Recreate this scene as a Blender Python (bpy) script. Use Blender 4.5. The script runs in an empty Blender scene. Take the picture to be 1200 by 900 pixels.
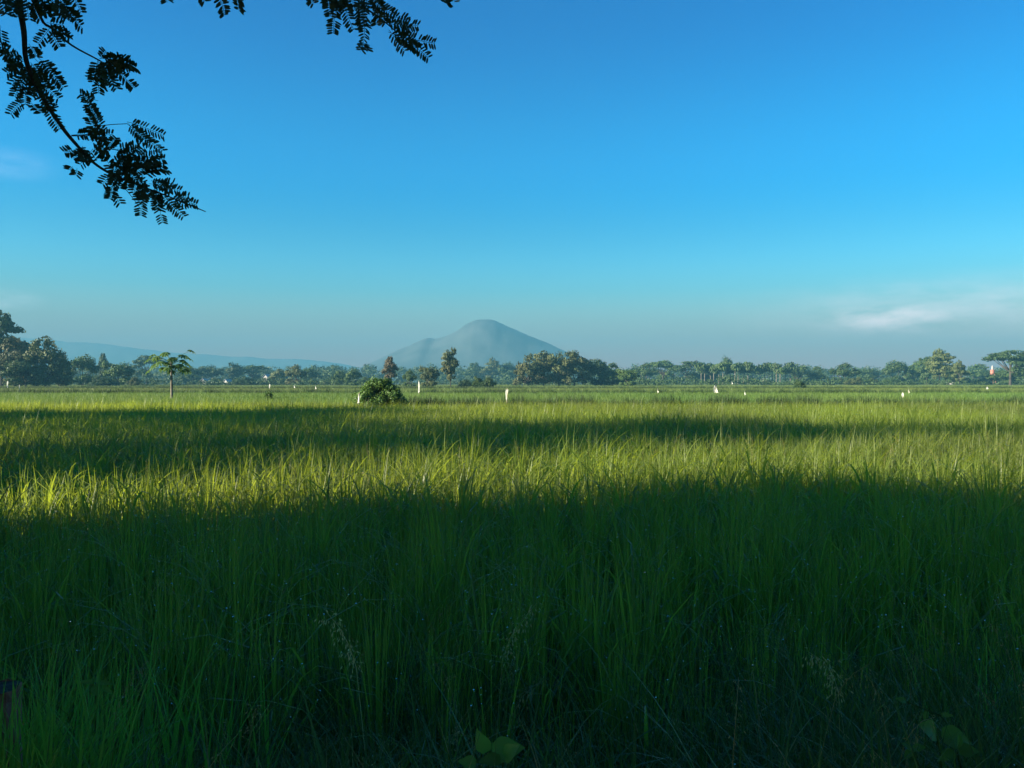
import bpy, math, random
import numpy as np
from mathutils import Vector, Matrix, noise as mnoise

R = math.radians
scene = bpy.context.scene
COL = scene.collection
F = 942.0            # focal length in pixels of a 1200 px wide frame
HC = 2.1             # eye height above the field
CY = 448.0           # horizon row

def pix(px, py, d):
    """point of the place seen at column px, row py, d metres ahead of the eye"""
    return Vector(((px - 600.0) / F * d, d, HC - (py - CY) / F * d))

# ------------------------------------------------------------------ helpers
class MB:
    """collects numpy vertices / faces and links them as ONE mesh object"""
    def __init__(s):
        s.v = []; s.f = []; s.t = []; s.n = 0; s.m = []
    def add(s, v, faces, tint=0.5, mat=0):
        v = np.asarray(v, float).reshape(-1, 3)
        f = np.asarray(faces, int)
        s.v.append(v); s.f.append(f + s.n); s.m.append(np.full(len(f), mat, int))
        t = np.asarray(tint, float)
        s.t.append(np.full(len(v), float(t)) if t.ndim == 0 else t)
        s.n += len(v)
    def mesh(s, name, mats, smooth=False):
        me = bpy.data.meshes.new(name)
        v = np.concatenate(s.v); t = np.concatenate(s.t)
        me.vertices.add(len(v)); me.vertices.foreach_set('co', v.ravel())
        loops = np.concatenate([f.ravel() for f in s.f])
        sizes = np.concatenate([np.full(len(f), f.shape[1], int) for f in s.f])
        starts = np.concatenate([[0], np.cumsum(sizes)[:-1]])
        me.loops.add(len(loops)); me.loops.foreach_set('vertex_index', loops)
        me.polygons.add(len(sizes)); me.polygons.foreach_set('loop_start', starts)
        me.polygons.foreach_set('material_index', np.concatenate(s.m))
        me.polygons.foreach_set('use_smooth', np.full(len(sizes), smooth))
        a = me.attributes.new('tint', 'FLOAT', 'POINT'); a.data.foreach_set('value', t)
        for m in (mats if isinstance(mats, (list, tuple)) else [mats]): me.materials.append(m)
        me.update(calc_edges=True); me.validate()
        return me
    def build(s, name, mats, parent=None, smooth=False):
        return link(name, s.mesh(name, mats, smooth), parent)

def link(name, data, parent=None):
    o = bpy.data.objects.new(name, data); COL.objects.link(o)
    if parent is not None: o.parent = parent
    return o

def empty(name, loc=(0, 0, 0), rz=0.0, scale=None):
    o = bpy.data.objects.new(name, None); COL.objects.link(o)
    o.location = loc; o.rotation_euler = (0, 0, rz); o.empty_display_size = 0.2
    if scale: o.scale = scale
    return o

def tag(o, label=None, cat=None, group=None, kind=None):
    if label: o['label'] = label
    if cat: o['category'] = cat
    if group: o['group'] = group
    if kind: o['kind'] = kind
    return o

def tube(mb, pts, radii, k=7, tint=0.5, mat=0, cap=True):
    pts = [Vector(p) for p in pts]; n = len(pts); vs = []
    up = Vector((0.13, 0.31, 0.94))
    for i, p in enumerate(pts):
        d = (pts[min(i + 1, n - 1)] - pts[max(i - 1, 0)]).normalized()
        a = d.cross(up)
        if a.length < 0.05: a = d.cross(Vector((1, 0, 0)))
        a.normalize(); b = d.cross(a)
        for j in range(k):
            th = 2 * math.pi * j / k
            vs.append(p + (a * math.cos(th) + b * math.sin(th)) * radii[i])
    fs = [[i * k + j, i * k + (j + 1) % k, (i + 1) * k + (j + 1) % k, (i + 1) * k + j] for i in range(n - 1) for j in range(k)]
    mb.add([tuple(v) for v in vs], fs, tint, mat)
    if cap:
        for ring, c in ((range(k - 1, -1, -1), pts[0]), (range((n - 1) * k, n * k), pts[-1])):
            mb.add([tuple(vs[r]) for r in ring], [list(range(k))], tint, mat)

def bez(p0, p1, p2, n=8):
    p0, p1, p2 = Vector(p0), Vector(p1), Vector(p2)
    return [p0 * (1 - t) ** 2 + p1 * 2 * t * (1 - t) + p2 * t * t for t in [i / (n - 1) for i in range(n)]]

def rand_unit(rng, n):
    v = rng.normal(size=(n, 3)); return v / np.linalg.norm(v, axis=1)[:, None]

def box(mb, c, s, mat=0, tint=0.5):
    c = np.array(c, float); h = np.array(s, float) / 2
    v = np.array([[x, y, z] for x in (-1, 1) for y in (-1, 1) for z in (-1, 1)]) * h + c
    mb.add(v, [[0, 1, 3, 2], [4, 6, 7, 5], [0, 4, 5, 1], [2, 3, 7, 6], [0, 2, 6, 4], [1, 5, 7, 3]], tint, mat)

# ------------------------------------------------------------------ materials
def nt(name):
    m = bpy.data.materials.new(name); m.use_nodes = True
    t = m.node_tree; t.nodes.clear()
    return m, t, t.nodes, t.links

def noise_fac(N, L, scale, detail=3, lo=0.35, hi=0.65, coord='pos'):
    g = N.new('ShaderNodeNewGeometry')
    tx = N.new('ShaderNodeTexNoise'); tx.inputs['Scale'].default_value = scale; tx.inputs['Detail'].default_value = detail
    if coord == 'pos': L.new(g.outputs['Position'], tx.inputs['Vector'])
    else:
        tc = N.new('ShaderNodeTexCoord'); L.new(tc.outputs['Object'], tx.inputs['Vector'])
    mr = N.new('ShaderNodeMapRange'); mr.inputs['From Min'].default_value = lo; mr.inputs['From Max'].default_value = hi
    L.new(tx.outputs['Fac'], mr.inputs['Value'])
    return mr.outputs['Result']

def mixc(N, L, fac, a, b):
    m = N.new('ShaderNodeMix'); m.data_type = 'RGBA'
    if hasattr(fac, 'links') or hasattr(fac, 'is_linked'): L.new(fac, m.inputs[0])
    else: m.inputs[0].default_value = fac
    for i, c in ((6, a), (7, b)):
        if isinstance(c, tuple): m.inputs[i].default_value = (*c, 1)
        else: L.new(c, m.inputs[i])
    return m.outputs[2]

def leaf_mat(name, c0, c1, patch, trans=0.35, tcol=None, rough=0.5, scale=0.12, spec=0.3, rnd=True):
    """two-sided leaf: c0..c1 by the blade's own tint, drifting to patch over metres"""
    m, t, N, L = nt(name)
    at = N.new('ShaderNodeAttribute'); at.attribute_name = 'tint'
    c = mixc(N, L, at.outputs['Fac'], c0, c1)
    nf = noise_fac(N, L, scale, 3, 0.38, 0.66)
    mm = N.new('ShaderNodeMath'); mm.operation = 'MULTIPLY'; mm.inputs[1].default_value = 0.7
    L.new(nf, mm.inputs[0])
    c = mixc(N, L, mm.outputs[0], c, patch)
    if rnd:
        oi = N.new('ShaderNodeObjectInfo')
        hs = N.new('ShaderNodeHueSaturation')
        mr = N.new('ShaderNodeMapRange'); mr.inputs['To Min'].default_value = 0.82; mr.inputs['To Max'].default_value = 1.18
        L.new(oi.outputs['Random'], mr.inputs['Value']); L.new(mr.outputs['Result'], hs.inputs['Value'])
        L.new(c, hs.inputs['Color']); c = hs.outputs['Color']
    p = N.new('ShaderNodeBsdfPrincipled'); p.inputs['Roughness'].default_value = rough
    p.inputs['Specular IOR Level'].default_value = spec
    L.new(c, p.inputs['Base Color'])
    tr = N.new('ShaderNodeBsdfTranslucent')
    tint = mixc(N, L, 0.5, c, tcol or patch); L.new(tint, tr.inputs['Color'])
    ms = N.new('ShaderNodeMixShader'); ms.inputs[0].default_value = trans
    L.new(p.outputs[0], ms.inputs[1]); L.new(tr.outputs[0], ms.inputs[2])
    o = N.new('ShaderNodeOutputMaterial'); L.new(ms.outputs[0], o.inputs['Surface'])
    return m

def plain_mat(name, c0, c1, scale=3.0, rough=0.85, spec=0.2, bump=0.0, coord='obj', detail=5):
    m, t, N, L = nt(name)
    f = noise_fac(N, L, scale, detail, 0.35, 0.65, coord)
    p = N.new('ShaderNodeBsdfPrincipled'); p.inputs['Roughness'].default_value = rough
    p.inputs['Specular IOR Level'].default_value = spec
    L.new(mixc(N, L, f, c0, c1), p.inputs['Base Color'])
    if bump:
        b = N.new('ShaderNodeBump'); b.inputs['Strength'].default_value = bump; b.inputs['Distance'].default_value = 0.02
        L.new(f, b.inputs['Height']); L.new(b.outputs[0], p.inputs['Normal'])
    o = N.new('ShaderNodeOutputMaterial'); L.new(p.outputs[0], o.inputs['Surface'])
    return m

def dew_mat(name):
    """water drops: clear, with the strong inner mirror of a bead on a leaf"""
    m, t, N, L = nt(name)
    a = N.new('ShaderNodeBsdfGlass'); a.inputs['IOR'].default_value = 1.33; a.inputs['Roughness'].default_value = 0.0
    b = N.new('ShaderNodeBsdfGlossy'); b.inputs['Roughness'].default_value = 0.03; b.inputs['Color'].default_value = (0.95, 0.97, 1, 1)
    ms = N.new('ShaderNodeMixShader'); ms.inputs[0].default_value = 0.7
    L.new(a.outputs[0], ms.inputs[1]); L.new(b.outputs[0], ms.inputs[2])
    o = N.new('ShaderNodeOutputMaterial'); L.new(ms.outputs[0], o.inputs['Surface'])
    return m

M = dict(
    rice=leaf_mat('rice_leaf', (0.070, 0.081, 0.034), (0.136, 0.168, 0.038), (0.172, 0.235, 0.028), 0.46, (0.70, 0.82, 0.04), 0.42, 0.10),
    rice_mid=leaf_mat('rice_leaf_green', (0.072, 0.152, 0.030), (0.115, 0.195, 0.036), (0.138, 0.198, 0.034), 0.35, (0.24, 0.34, 0.05), 0.5, 0.05),
    rice_far=leaf_mat('rice_leaf_far', (0.085, 0.140, 0.030), (0.120, 0.170, 0.034), (0.140, 0.170, 0.035), 0.3, (0.20, 0.26, 0.04), 0.55, 0.02),
    straw=leaf_mat('straw', (0.22, 0.18, 0.06), (0.33, 0.27, 0.10), (0.25, 0.22, 0.07), 0.3, (0.4, 0.34, 0.1), 0.6),
    bund=leaf_mat('bund_weed', (0.020, 0.045, 0.012), (0.040, 0.075, 0.016), (0.030, 0.055, 0.014), 0.15, (0.05, 0.09, 0.02), 0.6, 0.08),  # dark green with the shade between stems put into the colour
    wild=leaf_mat('wild_grass', (0.034, 0.080, 0.015), (0.085, 0.150, 0.030), (0.055, 0.100, 0.020), 0.35, (0.13, 0.23, 0.035), 0.4, 1.2),
    fresh=leaf_mat('fresh_grass', (0.095, 0.250, 0.026), (0.150, 0.340, 0.040), (0.13, 0.29, 0.035), 0.4, (0.26, 0.56, 0.05), 0.4, 1.5),
    broad=leaf_mat('broad_leaf', (0.085, 0.180, 0.030), (0.130, 0.240, 0.040), (0.10, 0.20, 0.03), 0.4, (0.22, 0.40, 0.05), 0.42, 9.0),
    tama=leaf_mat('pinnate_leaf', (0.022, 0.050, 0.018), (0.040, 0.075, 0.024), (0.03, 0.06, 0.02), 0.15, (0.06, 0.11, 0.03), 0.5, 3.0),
    green=leaf_mat('crown_green', (0.034, 0.070, 0.016), (0.080, 0.130, 0.028), (0.060, 0.100, 0.020), 0.2, (0.10, 0.16, 0.03), 0.6, 0.25),
    deep=leaf_mat('crown_deep_green', (0.024, 0.052, 0.014), (0.058, 0.098, 0.022), (0.044, 0.076, 0.018), 0.15, (0.08, 0.13, 0.03), 0.6, 0.25),
    olive=leaf_mat('crown_olive', (0.050, 0.070, 0.020), (0.105, 0.125, 0.034), (0.085, 0.100, 0.026), 0.2, (0.15, 0.17, 0.04), 0.6, 0.25),
    brown=leaf_mat('crown_brown', (0.040, 0.068, 0.018), (0.098, 0.106, 0.032), (0.080, 0.080, 0.026), 0.15, (0.15, 0.11, 0.05), 0.65, 0.22),
    rust=leaf_mat('crown_rust', (0.062, 0.058, 0.026), (0.118, 0.092, 0.045), (0.095, 0.075, 0.036), 0.15, (0.17, 0.10, 0.05), 0.65, 0.3),
    papaya=leaf_mat('papaya_leaf', (0.045, 0.100, 0.022), (0.085, 0.155, 0.030), (0.08, 0.14, 0.03), 0.3, (0.18, 0.28, 0.04), 0.5, 0.6),
    bark=plain_mat('bark', (0.040, 0.033, 0.027), (0.085, 0.072, 0.058), 6.0, 0.95, 0.1, 0.6),
    twig=plain_mat('twig_bark', (0.030, 0.024, 0.020), (0.060, 0.050, 0.040), 40.0, 0.9, 0.1, 0.4),
    pale_bark=plain_mat('pale_bark', (0.12, 0.105, 0.085), (0.23, 0.20, 0.16), 4.0, 0.9, 0.1, 0.4),
    cloth=plain_mat('white_plastic', (0.46, 0.47, 0.42), (0.60, 0.60, 0.54), 5.0, 0.55, 0.3),
    seed=leaf_mat('seed_head', (0.36, 0.34, 0.12), (0.52, 0.48, 0.20), (0.45, 0.42, 0.15), 0.3, (0.5, 0.45, 0.15), 0.6),
    bamboo=plain_mat('bamboo', (0.36, 0.31, 0.18), (0.52, 0.46, 0.29), 8.0, 0.7, 0.2),
    postred=plain_mat('weathered_red_wood', (0.170, 0.070, 0.055), (0.280, 0.130, 0.105), 18.0, 0.9, 0.1, 0.5),
    postdark=plain_mat('rotted_wood', (0.035, 0.028, 0.024), (0.075, 0.055, 0.045), 25.0, 0.95, 0.1, 0.6),
    wallw=plain_mat('lime_wall', (0.30, 0.29, 0.27), (0.40, 0.38, 0.36), 1.5, 0.9, 0.1),
    roofw=plain_mat('pale_zinc_roof', (0.24, 0.25, 0.26), (0.36, 0.36, 0.36), 0.8, 0.6, 0.3),
    roofr=plain_mat('clay_tile_roof', (0.22, 0.09, 0.06), (0.34, 0.15, 0.10), 2.5, 0.9, 0.1),
    red=plain_mat('red_painted_tank', (0.30, 0.12, 0.09), (0.38, 0.17, 0.12), 1.2, 0.6, 0.3),
    dark=plain_mat('dark_opening', (0.02, 0.02, 0.02), (0.04, 0.04, 0.04), 2.0, 0.6, 0.2),
    soil=plain_mat('field_soil', (0.030, 0.034, 0.016), (0.075, 0.080, 0.030), 0.9, 0.95, 0.1, 0.3, 'pos', 8),
    hill=plain_mat('forest_hillside', (0.055, 0.064, 0.060), (0.090, 0.098, 0.092), 0.012, 0.95, 0.05, 0.0, 'pos', 8),
    dew=dew_mat('dew'),
)

# ------------------------------------------------------------------ ground, mountain, hills
def bank_z(x, y):
    b = np.clip((3.35 + 0.15 * np.sin(x * 1.3) - y) / 1.4, 0, 1); b = b * b * (3 - 2 * b)
    return 0.55 * b

def make_ground():
    xs = np.unique(np.concatenate([np.linspace(-8, 8, 41), np.linspace(-60, 60, 25), np.linspace(-3000, 3000, 21)]))
    ys = np.unique(np.concatenate([np.linspace(-3, 5, 41), np.linspace(-40, 120, 33), np.linspace(-400, 3000, 18)]))
    X, Y = np.meshgrid(xs, ys); Z = bank_z(X, Y) + 0.02 * np.sin(X * 2.1) * np.sin(Y * 1.7)
    nx, ny = len(xs), len(ys)
    f = [[j * nx + i, j * nx + i + 1, (j + 1) * nx + i + 1, (j + 1) * nx + i] for j in range(ny - 1) for i in range(nx - 1)]
    mb = MB(); mb.add(np.stack([X.ravel(), Y.ravel(), Z.ravel()], 1), f)
    tag(mb.build('ground', M['soil'], smooth=True), kind='structure', label='dark muddy field soil under the crop')
make_ground()

def range_mesh(name, d, keys, depth, seed, label, rough=0.05):
    """hill with the skyline keys [(px, py)] as seen from the field, d metres away, a real heightfield"""
    rng = np.random.default_rng(seed)
    kx = np.array([(k[0] - 600) / F * d for k in keys]); kz = np.array([HC + (CY - k[1]) / F * d for k in keys])
    xs = np.linspace(kx[0], kx[-1], 170); ys = np.linspace(-depth, depth, 60)
    sil = np.interp(xs, kx, kz)
    sil = sil + np.convolve(rng.normal(0, 0.8, len(xs) + 2), [.3, .4, .3], 'valid') * np.clip(sil / 60, 0, 1)
    ker = np.array([.25, .5, .25]); sil = np.convolve(np.pad(sil, 1, mode='edge'), ker, 'valid')
    X, Y = np.meshgrid(xs, ys)
    prof = np.cos(np.clip(np.abs(Y) / depth, 0, 1) * math.pi / 2) ** 1.6
    off = Vector((seed * 7.3, 0, 0)); k = 1 / 130.0
    gull = np.array([[mnoise.fractal(Vector((x * k, y * k * 0.8, 0)) + off, 0.9, 2.1, 5) for x in xs] for y in ys]) * 1.6
    Z = sil[None, :] * prof * (1 + rough * gull * (1 - prof * 0.55)) - 1.5
    nx, ny = len(xs), len(ys)
    f = [[j * nx + i, j * nx + i + 1, (j + 1) * nx + i + 1, (j + 1) * nx + i] for j in range(ny - 1) for i in range(nx - 1)]
    mb = MB(); mb.add(np.stack([X.ravel(), Y.ravel() + d, Z.ravel()], 1), f)
    tag(mb.build(name, M['hill'], smooth=True), kind='structure', label=label)

MOUNT_D = 2200.0
range_mesh('mountain', MOUNT_D, [(395, 447), (420, 433), (440, 424), (455, 416), (470, 409), (482, 405), (494, 399), (503, 396), (512, 398),
    (522, 394), (535, 388), (546, 380.5), (557, 376), (565, 374.6), (572, 374.2), (579, 374.8), (583, 376.2), (592, 379), (603, 383.5), (614, 390), (626, 396),
    (640, 402), (655, 408), (672, 416), (690, 424), (715, 434), (750, 447)], 420, 5, 'blue hazy cone-shaped mountain on the horizon')
range_mesh('hills', 3150.0, [(-120, 394), (-60, 394), (0, 394), (60, 398), (100, 401), (140, 405), (180, 410), (230, 415), (290, 418), (330, 420),
    (360, 421), (400, 426), (430, 432), (470, 440), (500, 447)], 300, 6, 'faint low ridge of hills at the left of the horizon')

# ------------------------------------------------------------------ grass blades
def blades(mb, rng, base, length, lean, curl, width, segs=5, tint=0.5, mat=0, az=None, power=2.0):
    """arching ribbons: angle from the vertical grows from lean to lean + curl along the blade"""
    n = len(base); base = np.asarray(base, float)
    az = rng.uniform(0, 2 * math.pi, n) if az is None else az
    d = np.stack([np.cos(az), np.sin(az)], 1); tw = az + math.pi / 2 + rng.uniform(-0.5, 0.5, n)
    side = np.stack([np.cos(tw), np.sin(tw), np.zeros(n)], 1)
    p = base.copy(); V = np.zeros((n, segs + 1, 2, 3))
    for i in range(segs + 1):
        t = i / segs
        w = width * (0.55 + 0.9 * t if t < 0.5 else 2.0 * (1 - t)) * 0.5 + 0.0004
        V[:, i, 0] = p - side * w[:, None]; V[:, i, 1] = p + side * w[:, None]
        th = lean + curl * ((i + 0.5) / segs) ** power
        st = length / segs
        p = p + np.concatenate([d * (np.sin(th) * st)[:, None], (np.cos(th) * st)[:, None]], 1)
    idx = np.arange(n)[:, None] * (2 * (segs + 1)) + np.arange(segs)[None, :] * 2
    fs = np.stack([idx, idx + 1, idx + 3, idx + 2], 2).reshape(-1, 4)
    tint = np.full(n, tint) if np.ndim(tint) == 0 else tint
    mb.add(V.reshape(-1, 3), fs, np.repeat(tint, 2 * (segs + 1)), mat)

_oct = np.array([[1, 0, 0], [-1, 0, 0], [0, 1, 0], [0, -1, 0], [0, 0, 1], [0, 0, -1]], float)
def ball(mb, c, r, mat, sub=True):
    t = np.linspace(0, math.pi, 6)[1:-1]; k = 7; vs = [[0, 0, 1]]
    for a in t:
        for j in range(k): vs.append([math.sin(a) * math.cos(2 * math.pi * j / k), math.sin(a) * math.sin(2 * math.pi * j / k), math.cos(a)])
    vs.append([0, 0, -1]); vs = np.array(vs) * r + np.array(c)
    q = [[1 + i * k + j, 1 + (i + 1) * k + j, 1 + (i + 1) * k + (j + 1) % k, 1 + i * k + (j + 1) % k] for i in range(len(t) - 1) for j in range(k)]
    base = mb.n
    mb.add(vs, q, 0.5, mat)
    tri = [[0, 1 + j, 1 + (j + 1) % k] for j in range(k)] + [[len(vs) - 1, 1 + (len(t) - 1) * k + (j + 1) % k, 1 + (len(t) - 1) * k + j] for j in range(k)]
    mb.f.append(np.array(tri) + base); mb.m.append(np.full(len(tri), mat, int))

def panicle(mb, rng, base, h, az, mat, tint=0.7, grains=34, gs=1.25):
    """flowering head: a stem that bows over with grains strung along short branches"""
    pts = []; p = Vector(base); th = rng.uniform(0.02, 0.12)
    for i in range(9):
        pts.append(p.copy())
        if i > 4: th += rng.uniform(0.15, 0.42)
        p = p + Vector((math.sin(th) * math.cos(az), math.sin(th) * math.sin(az), math.cos(th))) * (h / (6.5 if i < 5 else 16))
    tube(mb, pts, [0.0018 - 0.00012 * i for i in range(9)], 3, tint, mat, False)
    for g in range(grains):
        i = rng.integers(5, 8); a = pts[i].lerp(pts[i + 1], rng.uniform())
        o = Vector(rng.normal(size=3)) * 0.010 * gs; o.z -= 0.008 * gs
        c = a + o; u = Vector(rng.normal(size=3)).normalized() * 0.0016 * gs; w = (o.normalized() + Vector((0, 0, -0.7))).normalized() * 0.0045 * gs
        mb.add([c - w, c + u, c + w, c - u], [[0, 1, 2, 3]], tint + 0.2, mat)

def rice_tile(seed, hmean=0.90, leaf=34, width=0.0105, dew=75, pan=18, size=1.2, spacing=0.30, segs=7, up=0.74, wide=1.5):
    rng = np.random.default_rng(seed); mb = MB()
    g = np.arange(spacing / 2, size, spacing) - size / 2
    X, Y = np.meshgrid(g, g); c = np.stack([X.ravel(), Y.ravel()], 1); c += rng.normal(size=c.shape) * spacing * 0.22
    hh = hmean * rng.normal(1.0, 0.13, len(c))
    k = len(c) * leaf; rep = np.repeat(np.arange(len(c)), leaf)
    base = np.concatenate([c[rep] + rng.normal(size=(k, 2)) * 0.030, np.zeros((k, 1))], 1)
    kind = rng.uniform(size=k)
    length = hh[rep] * np.where(kind < up, rng.uniform(0.70, 1.12, k), rng.uniform(0.62, 1.22, k))
    lean = np.abs(rng.normal(0.07, 0.08, k)); curl = np.where(kind < up, np.abs(rng.normal(0.10, 0.13, k)), np.abs(rng.normal(1.5, 0.75, k)))
    curl = np.where(rng.uniform(size=k) < 0.05, curl + rng.uniform(0.7, 1.7, k), curl)
    length *= 1 + 0.10 * np.clip(curl, 0, 2)
    w = width * rng.uniform(0.65, 1.2, k) * np.where(curl > 1.1, wide, 1.0)
    t = np.clip(rng.beta(2, 2.2, k) + rng.normal(0, 0.14, len(c))[rep], 0, 1)
    off = base[:, :2] - c[rep]; az = np.arctan2(off[:, 1], off[:, 0]) + rng.normal(0, 0.45, k)
    blades(mb, rng, base, length, lean, curl, w, segs, t, 0, az=az, power=1.9)
    s = max(2, k // 85); b = base[rng.integers(0, k, s)]
    blades(mb, rng, b, rng.uniform(0.35, 0.85, s), rng.uniform(0, 0.4, s), rng.uniform(0.2, 1.6, s), np.full(s, width * 0.7), segs, rng.uniform(size=s), 1)
    for i in range(pan):
        j = rng.integers(0, k); panicle(mb, rng, base[j], hh[rep[j]] * rng.uniform(0.98, 1.12), rng.uniform(0, 6.28), 1 if rng.uniform() < 0.35 else 0)
    for i in range(dew):
        q = mb.v[0].reshape(k, segs + 1, 2, 3)[rng.integers(0, k, 12), rng.integers(segs // 2, segs, 12)].mean(1)
        v = q[np.argsort(q[:, 2])[-3:][rng.integers(0, 3)]]
        ball(mb, v + rng.normal(size=3) * 0.001, rng.uniform(0.0022, 0.0046), 2)
    return mb

SRC = bpy.data.collections
def source_collection(name, meshes):
    c = bpy.data.collections.new(name)
    for i, me in enumerate(meshes):
        o = bpy.data.objects.new('%s_%02d' % (name, i), me); c.objects.link(o)
    return c

def scatter(name, col, nvar, pts, rz, sc, label, seed=0, tilt=None):
    """one stuff object: tiles of the crop set on real points of the field by geometry nodes"""
    rng = np.random.default_rng(seed); n = len(pts)
    me = bpy.data.meshes.new(name); me.vertices.add(n); me.vertices.foreach_set('co', np.asarray(pts, float).ravel())
    rot = np.zeros((n, 3)); rot[:, 2] = rz
    if tilt is not None: rot[:, :2] = rng.normal(size=(n, 2)) * tilt
    a = me.attributes.new('rot', 'FLOAT_VECTOR', 'POINT'); a.data.foreach_set('vector', rot.ravel())
    a = me.attributes.new('sc', 'FLOAT_VECTOR', 'POINT'); a.data.foreach_set('vector', np.asarray(sc, float).ravel())
    a = me.attributes.new('idx', 'INT', 'POINT'); a.data.foreach_set('value', rng.integers(0, nvar, n).astype(np.int32))
    o = link(name, me); tag(o, label=label, kind='stuff')
    g = bpy.data.node_groups.new(name + '_nodes', 'GeometryNodeTree')
    g.interface.new_socket('Geometry', in_out='INPUT', socket_type='NodeSocketGeometry')
    g.interface.new_socket('Geometry', in_out='OUTPUT', socket_type='NodeSocketGeometry')
    N, L = g.nodes, g.links
    gi, go = N.new('NodeGroupInput'), N.new('NodeGroupOutput')
    ci = N.new('GeometryNodeCollectionInfo'); ci.inputs['Collection'].default_value = col
    ci.inputs['Separate Children'].default_value = True; ci.inputs['Reset Children'].default_value = True
    ip = N.new('GeometryNodeInstanceOnPoints'); ip.inputs['Pick Instance'].default_value = True
    def attr(nm, ty):
        q = N.new('GeometryNodeInputNamedAttribute'); q.data_type = ty; q.inputs['Name'].default_value = nm
        return [s for s in q.outputs if s.enabled and s.name == 'Attribute'][0]
    L.new(gi.outputs[0], ip.inputs['Points']); L.new(ci.outputs[0], ip.inputs['Instance'])
    L.new(attr('idx', 'INT'), ip.inputs['Instance Index'])
    L.new(attr('rot', 'FLOAT_VECTOR'), ip.inputs['Rotation']); L.new(attr('sc', 'FLOAT_VECTOR'), ip.inputs['Scale'])
    L.new(ip.outputs[0], go.inputs[0])
    md = o.modifiers.new('scatter', 'NODES'); md.node_group = g
    return o

def lattice(y0, y1, step, half, keep=None, jit=0.08, seed=1):
    rng = np.random.default_rng(seed); out = []
    y = y0 + step / 2
    while y < y1:
        w = half(y); n = int(w / step) + 1
        xs = np.arange(-n, n + 1) * step
        out.append(np.stack([xs, np.full(len(xs), y), np.zeros(len(xs))], 1)); y += step
    p = np.concatenate(out); p[:, :2] += rng.uniform(-jit, jit, (len(p), 2)) * step
    if keep is not None: p = p[keep(p[:, 0], p[:, 1])]
    return p

def height_field(x, y, seed=0):
    return (np.sin(x * 0.35 + 1.3 + seed) * np.sin(y * 0.41 + 0.4) + 0.6 * np.sin(x * 0.9 + y * 0.55 + seed) + 0.5 * np.sin(y * 1.3 - x * 0.4)) / 2.1

near_col = source_collection('rice_tuft_near', [rice_tile(100 + i).mesh('rice_tuft', [M['rice'], M['straw'], M['dew']]) for i in range(7)])
mid_col = source_collection('rice_tuft_mid', [rice_tile(200 + i, leaf=20, width=0.0160, dew=6, pan=5, segs=7, up=0.45, wide=1.9).mesh('rice_tuft', [M['rice'], M['straw'], M['dew']]) for i in range(6)])
midg_col = source_collection('rice_tuft_green', [rice_tile(300 + i, leaf=12, width=0.022, dew=0, pan=0, size=3.0, spacing=0.3, segs=4).mesh('rice_tuft', [M['rice_mid'], M['straw']]) for i in range(5)])
far_col = source_collection('rice_tuft_far', [rice_tile(400 + i, leaf=9, width=0.045, dew=0, pan=0, size=5.0, spacing=0.5, segs=3).mesh('rice_tuft', [M['rice_far'], M['straw']]) for i in range(4)])
bund_col = source_collection('bund_weed', [rice_tile(500 + i, leaf=16, width=0.030, dew=0, pan=0, size=2.0, spacing=0.28, segs=4).mesh('bund_weed', [M['bund'], M['bund']]) for i in range(4)])

def rice(name, col, nvar, pts, label, seed, z=1.0, amp=0.07, step90=True):
    rng = np.random.default_rng(seed); n = len(pts)
    rz = rng.integers(0, 4, n) * math.pi / 2 + rng.uniform(-0.25, 0.25, n)
    s = np.ones((n, 3)); s[:, 2] = z * (1 + amp * height_field(pts[:, 0], pts[:, 1], seed) + rng.normal(0, 0.03, n))
    scatter(name, col, nvar, pts, rz, s, label, seed)

rice('rice_crop', near_col, 7, lattice(3.35, 8.9, 1.12, lambda y: 0.74 * y + 3.5, seed=11), 'tall dense rice plants with drooping tips in the near plot', 1)
rice('rice_crop', mid_col, 6, lattice(8.9, 46.5, 1.12, lambda y: 0.74 * y + 3.5, seed=12), 'rice plants of the near plot out to the first field bund', 2)
rice('rice_crop', midg_col, 5, lattice(48.5, 95, 2.8, lambda y: 0.74 * y + 6, seed=13), 'bright green rice in the plot behind the first bund', 3, 0.98, 0.05)
rice('rice_crop', far_col, 4, lattice(98, 168, 4.7, lambda y: 0.74 * y + 8, seed=14), 'bright green rice in the plot behind the second bund', 4, 0.98, 0.05)
rice('rice_crop', far_col, 4, lattice(171, 400, 4.7, lambda y: 0.74 * y + 10, seed=15), 'pale green rice of the farthest plots before the trees', 5, 0.98, 0.05)

def bund(x0, x1, y, slope, z, seed, label, rows=2):  # added dark-coloured blades stand in for shaded stems at the plot edges
    rng = np.random.default_rng(seed); xs = np.arange(x0, x1, 1.5); P = []
    for r in range(rows): P.append(np.stack([xs + rng.uniform(-.5, .5, len(xs)), y + slope * xs + r * 0.8 + rng.uniform(-.4, .4, len(xs)), np.zeros(len(xs))], 1))
    P = np.concatenate(P); n = len(P); s = np.ones((n, 3)); s[:, 2] = z * rng.uniform(0.88, 1.12, n); s[:, :2] *= 0.75
    scatter('bund_shade_strip', bund_col, 4, P, rng.uniform(0, 6.28, n), s, label, seed)
bund(-6.0, 42, 46.7, 0.02, 1.24, 21, 'dark strip of blades painted as stem shade along the first field bund')
bund(-75, 80, 95.5, 0.015, 1.25, 22, 'dark strip of blades painted as stem shade along the second field bund')
bund(-130, 130, 168.5, 0.01, 1.2, 23, 'dark strip of blades painted as stem shade along the third field bund', 3)

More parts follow.
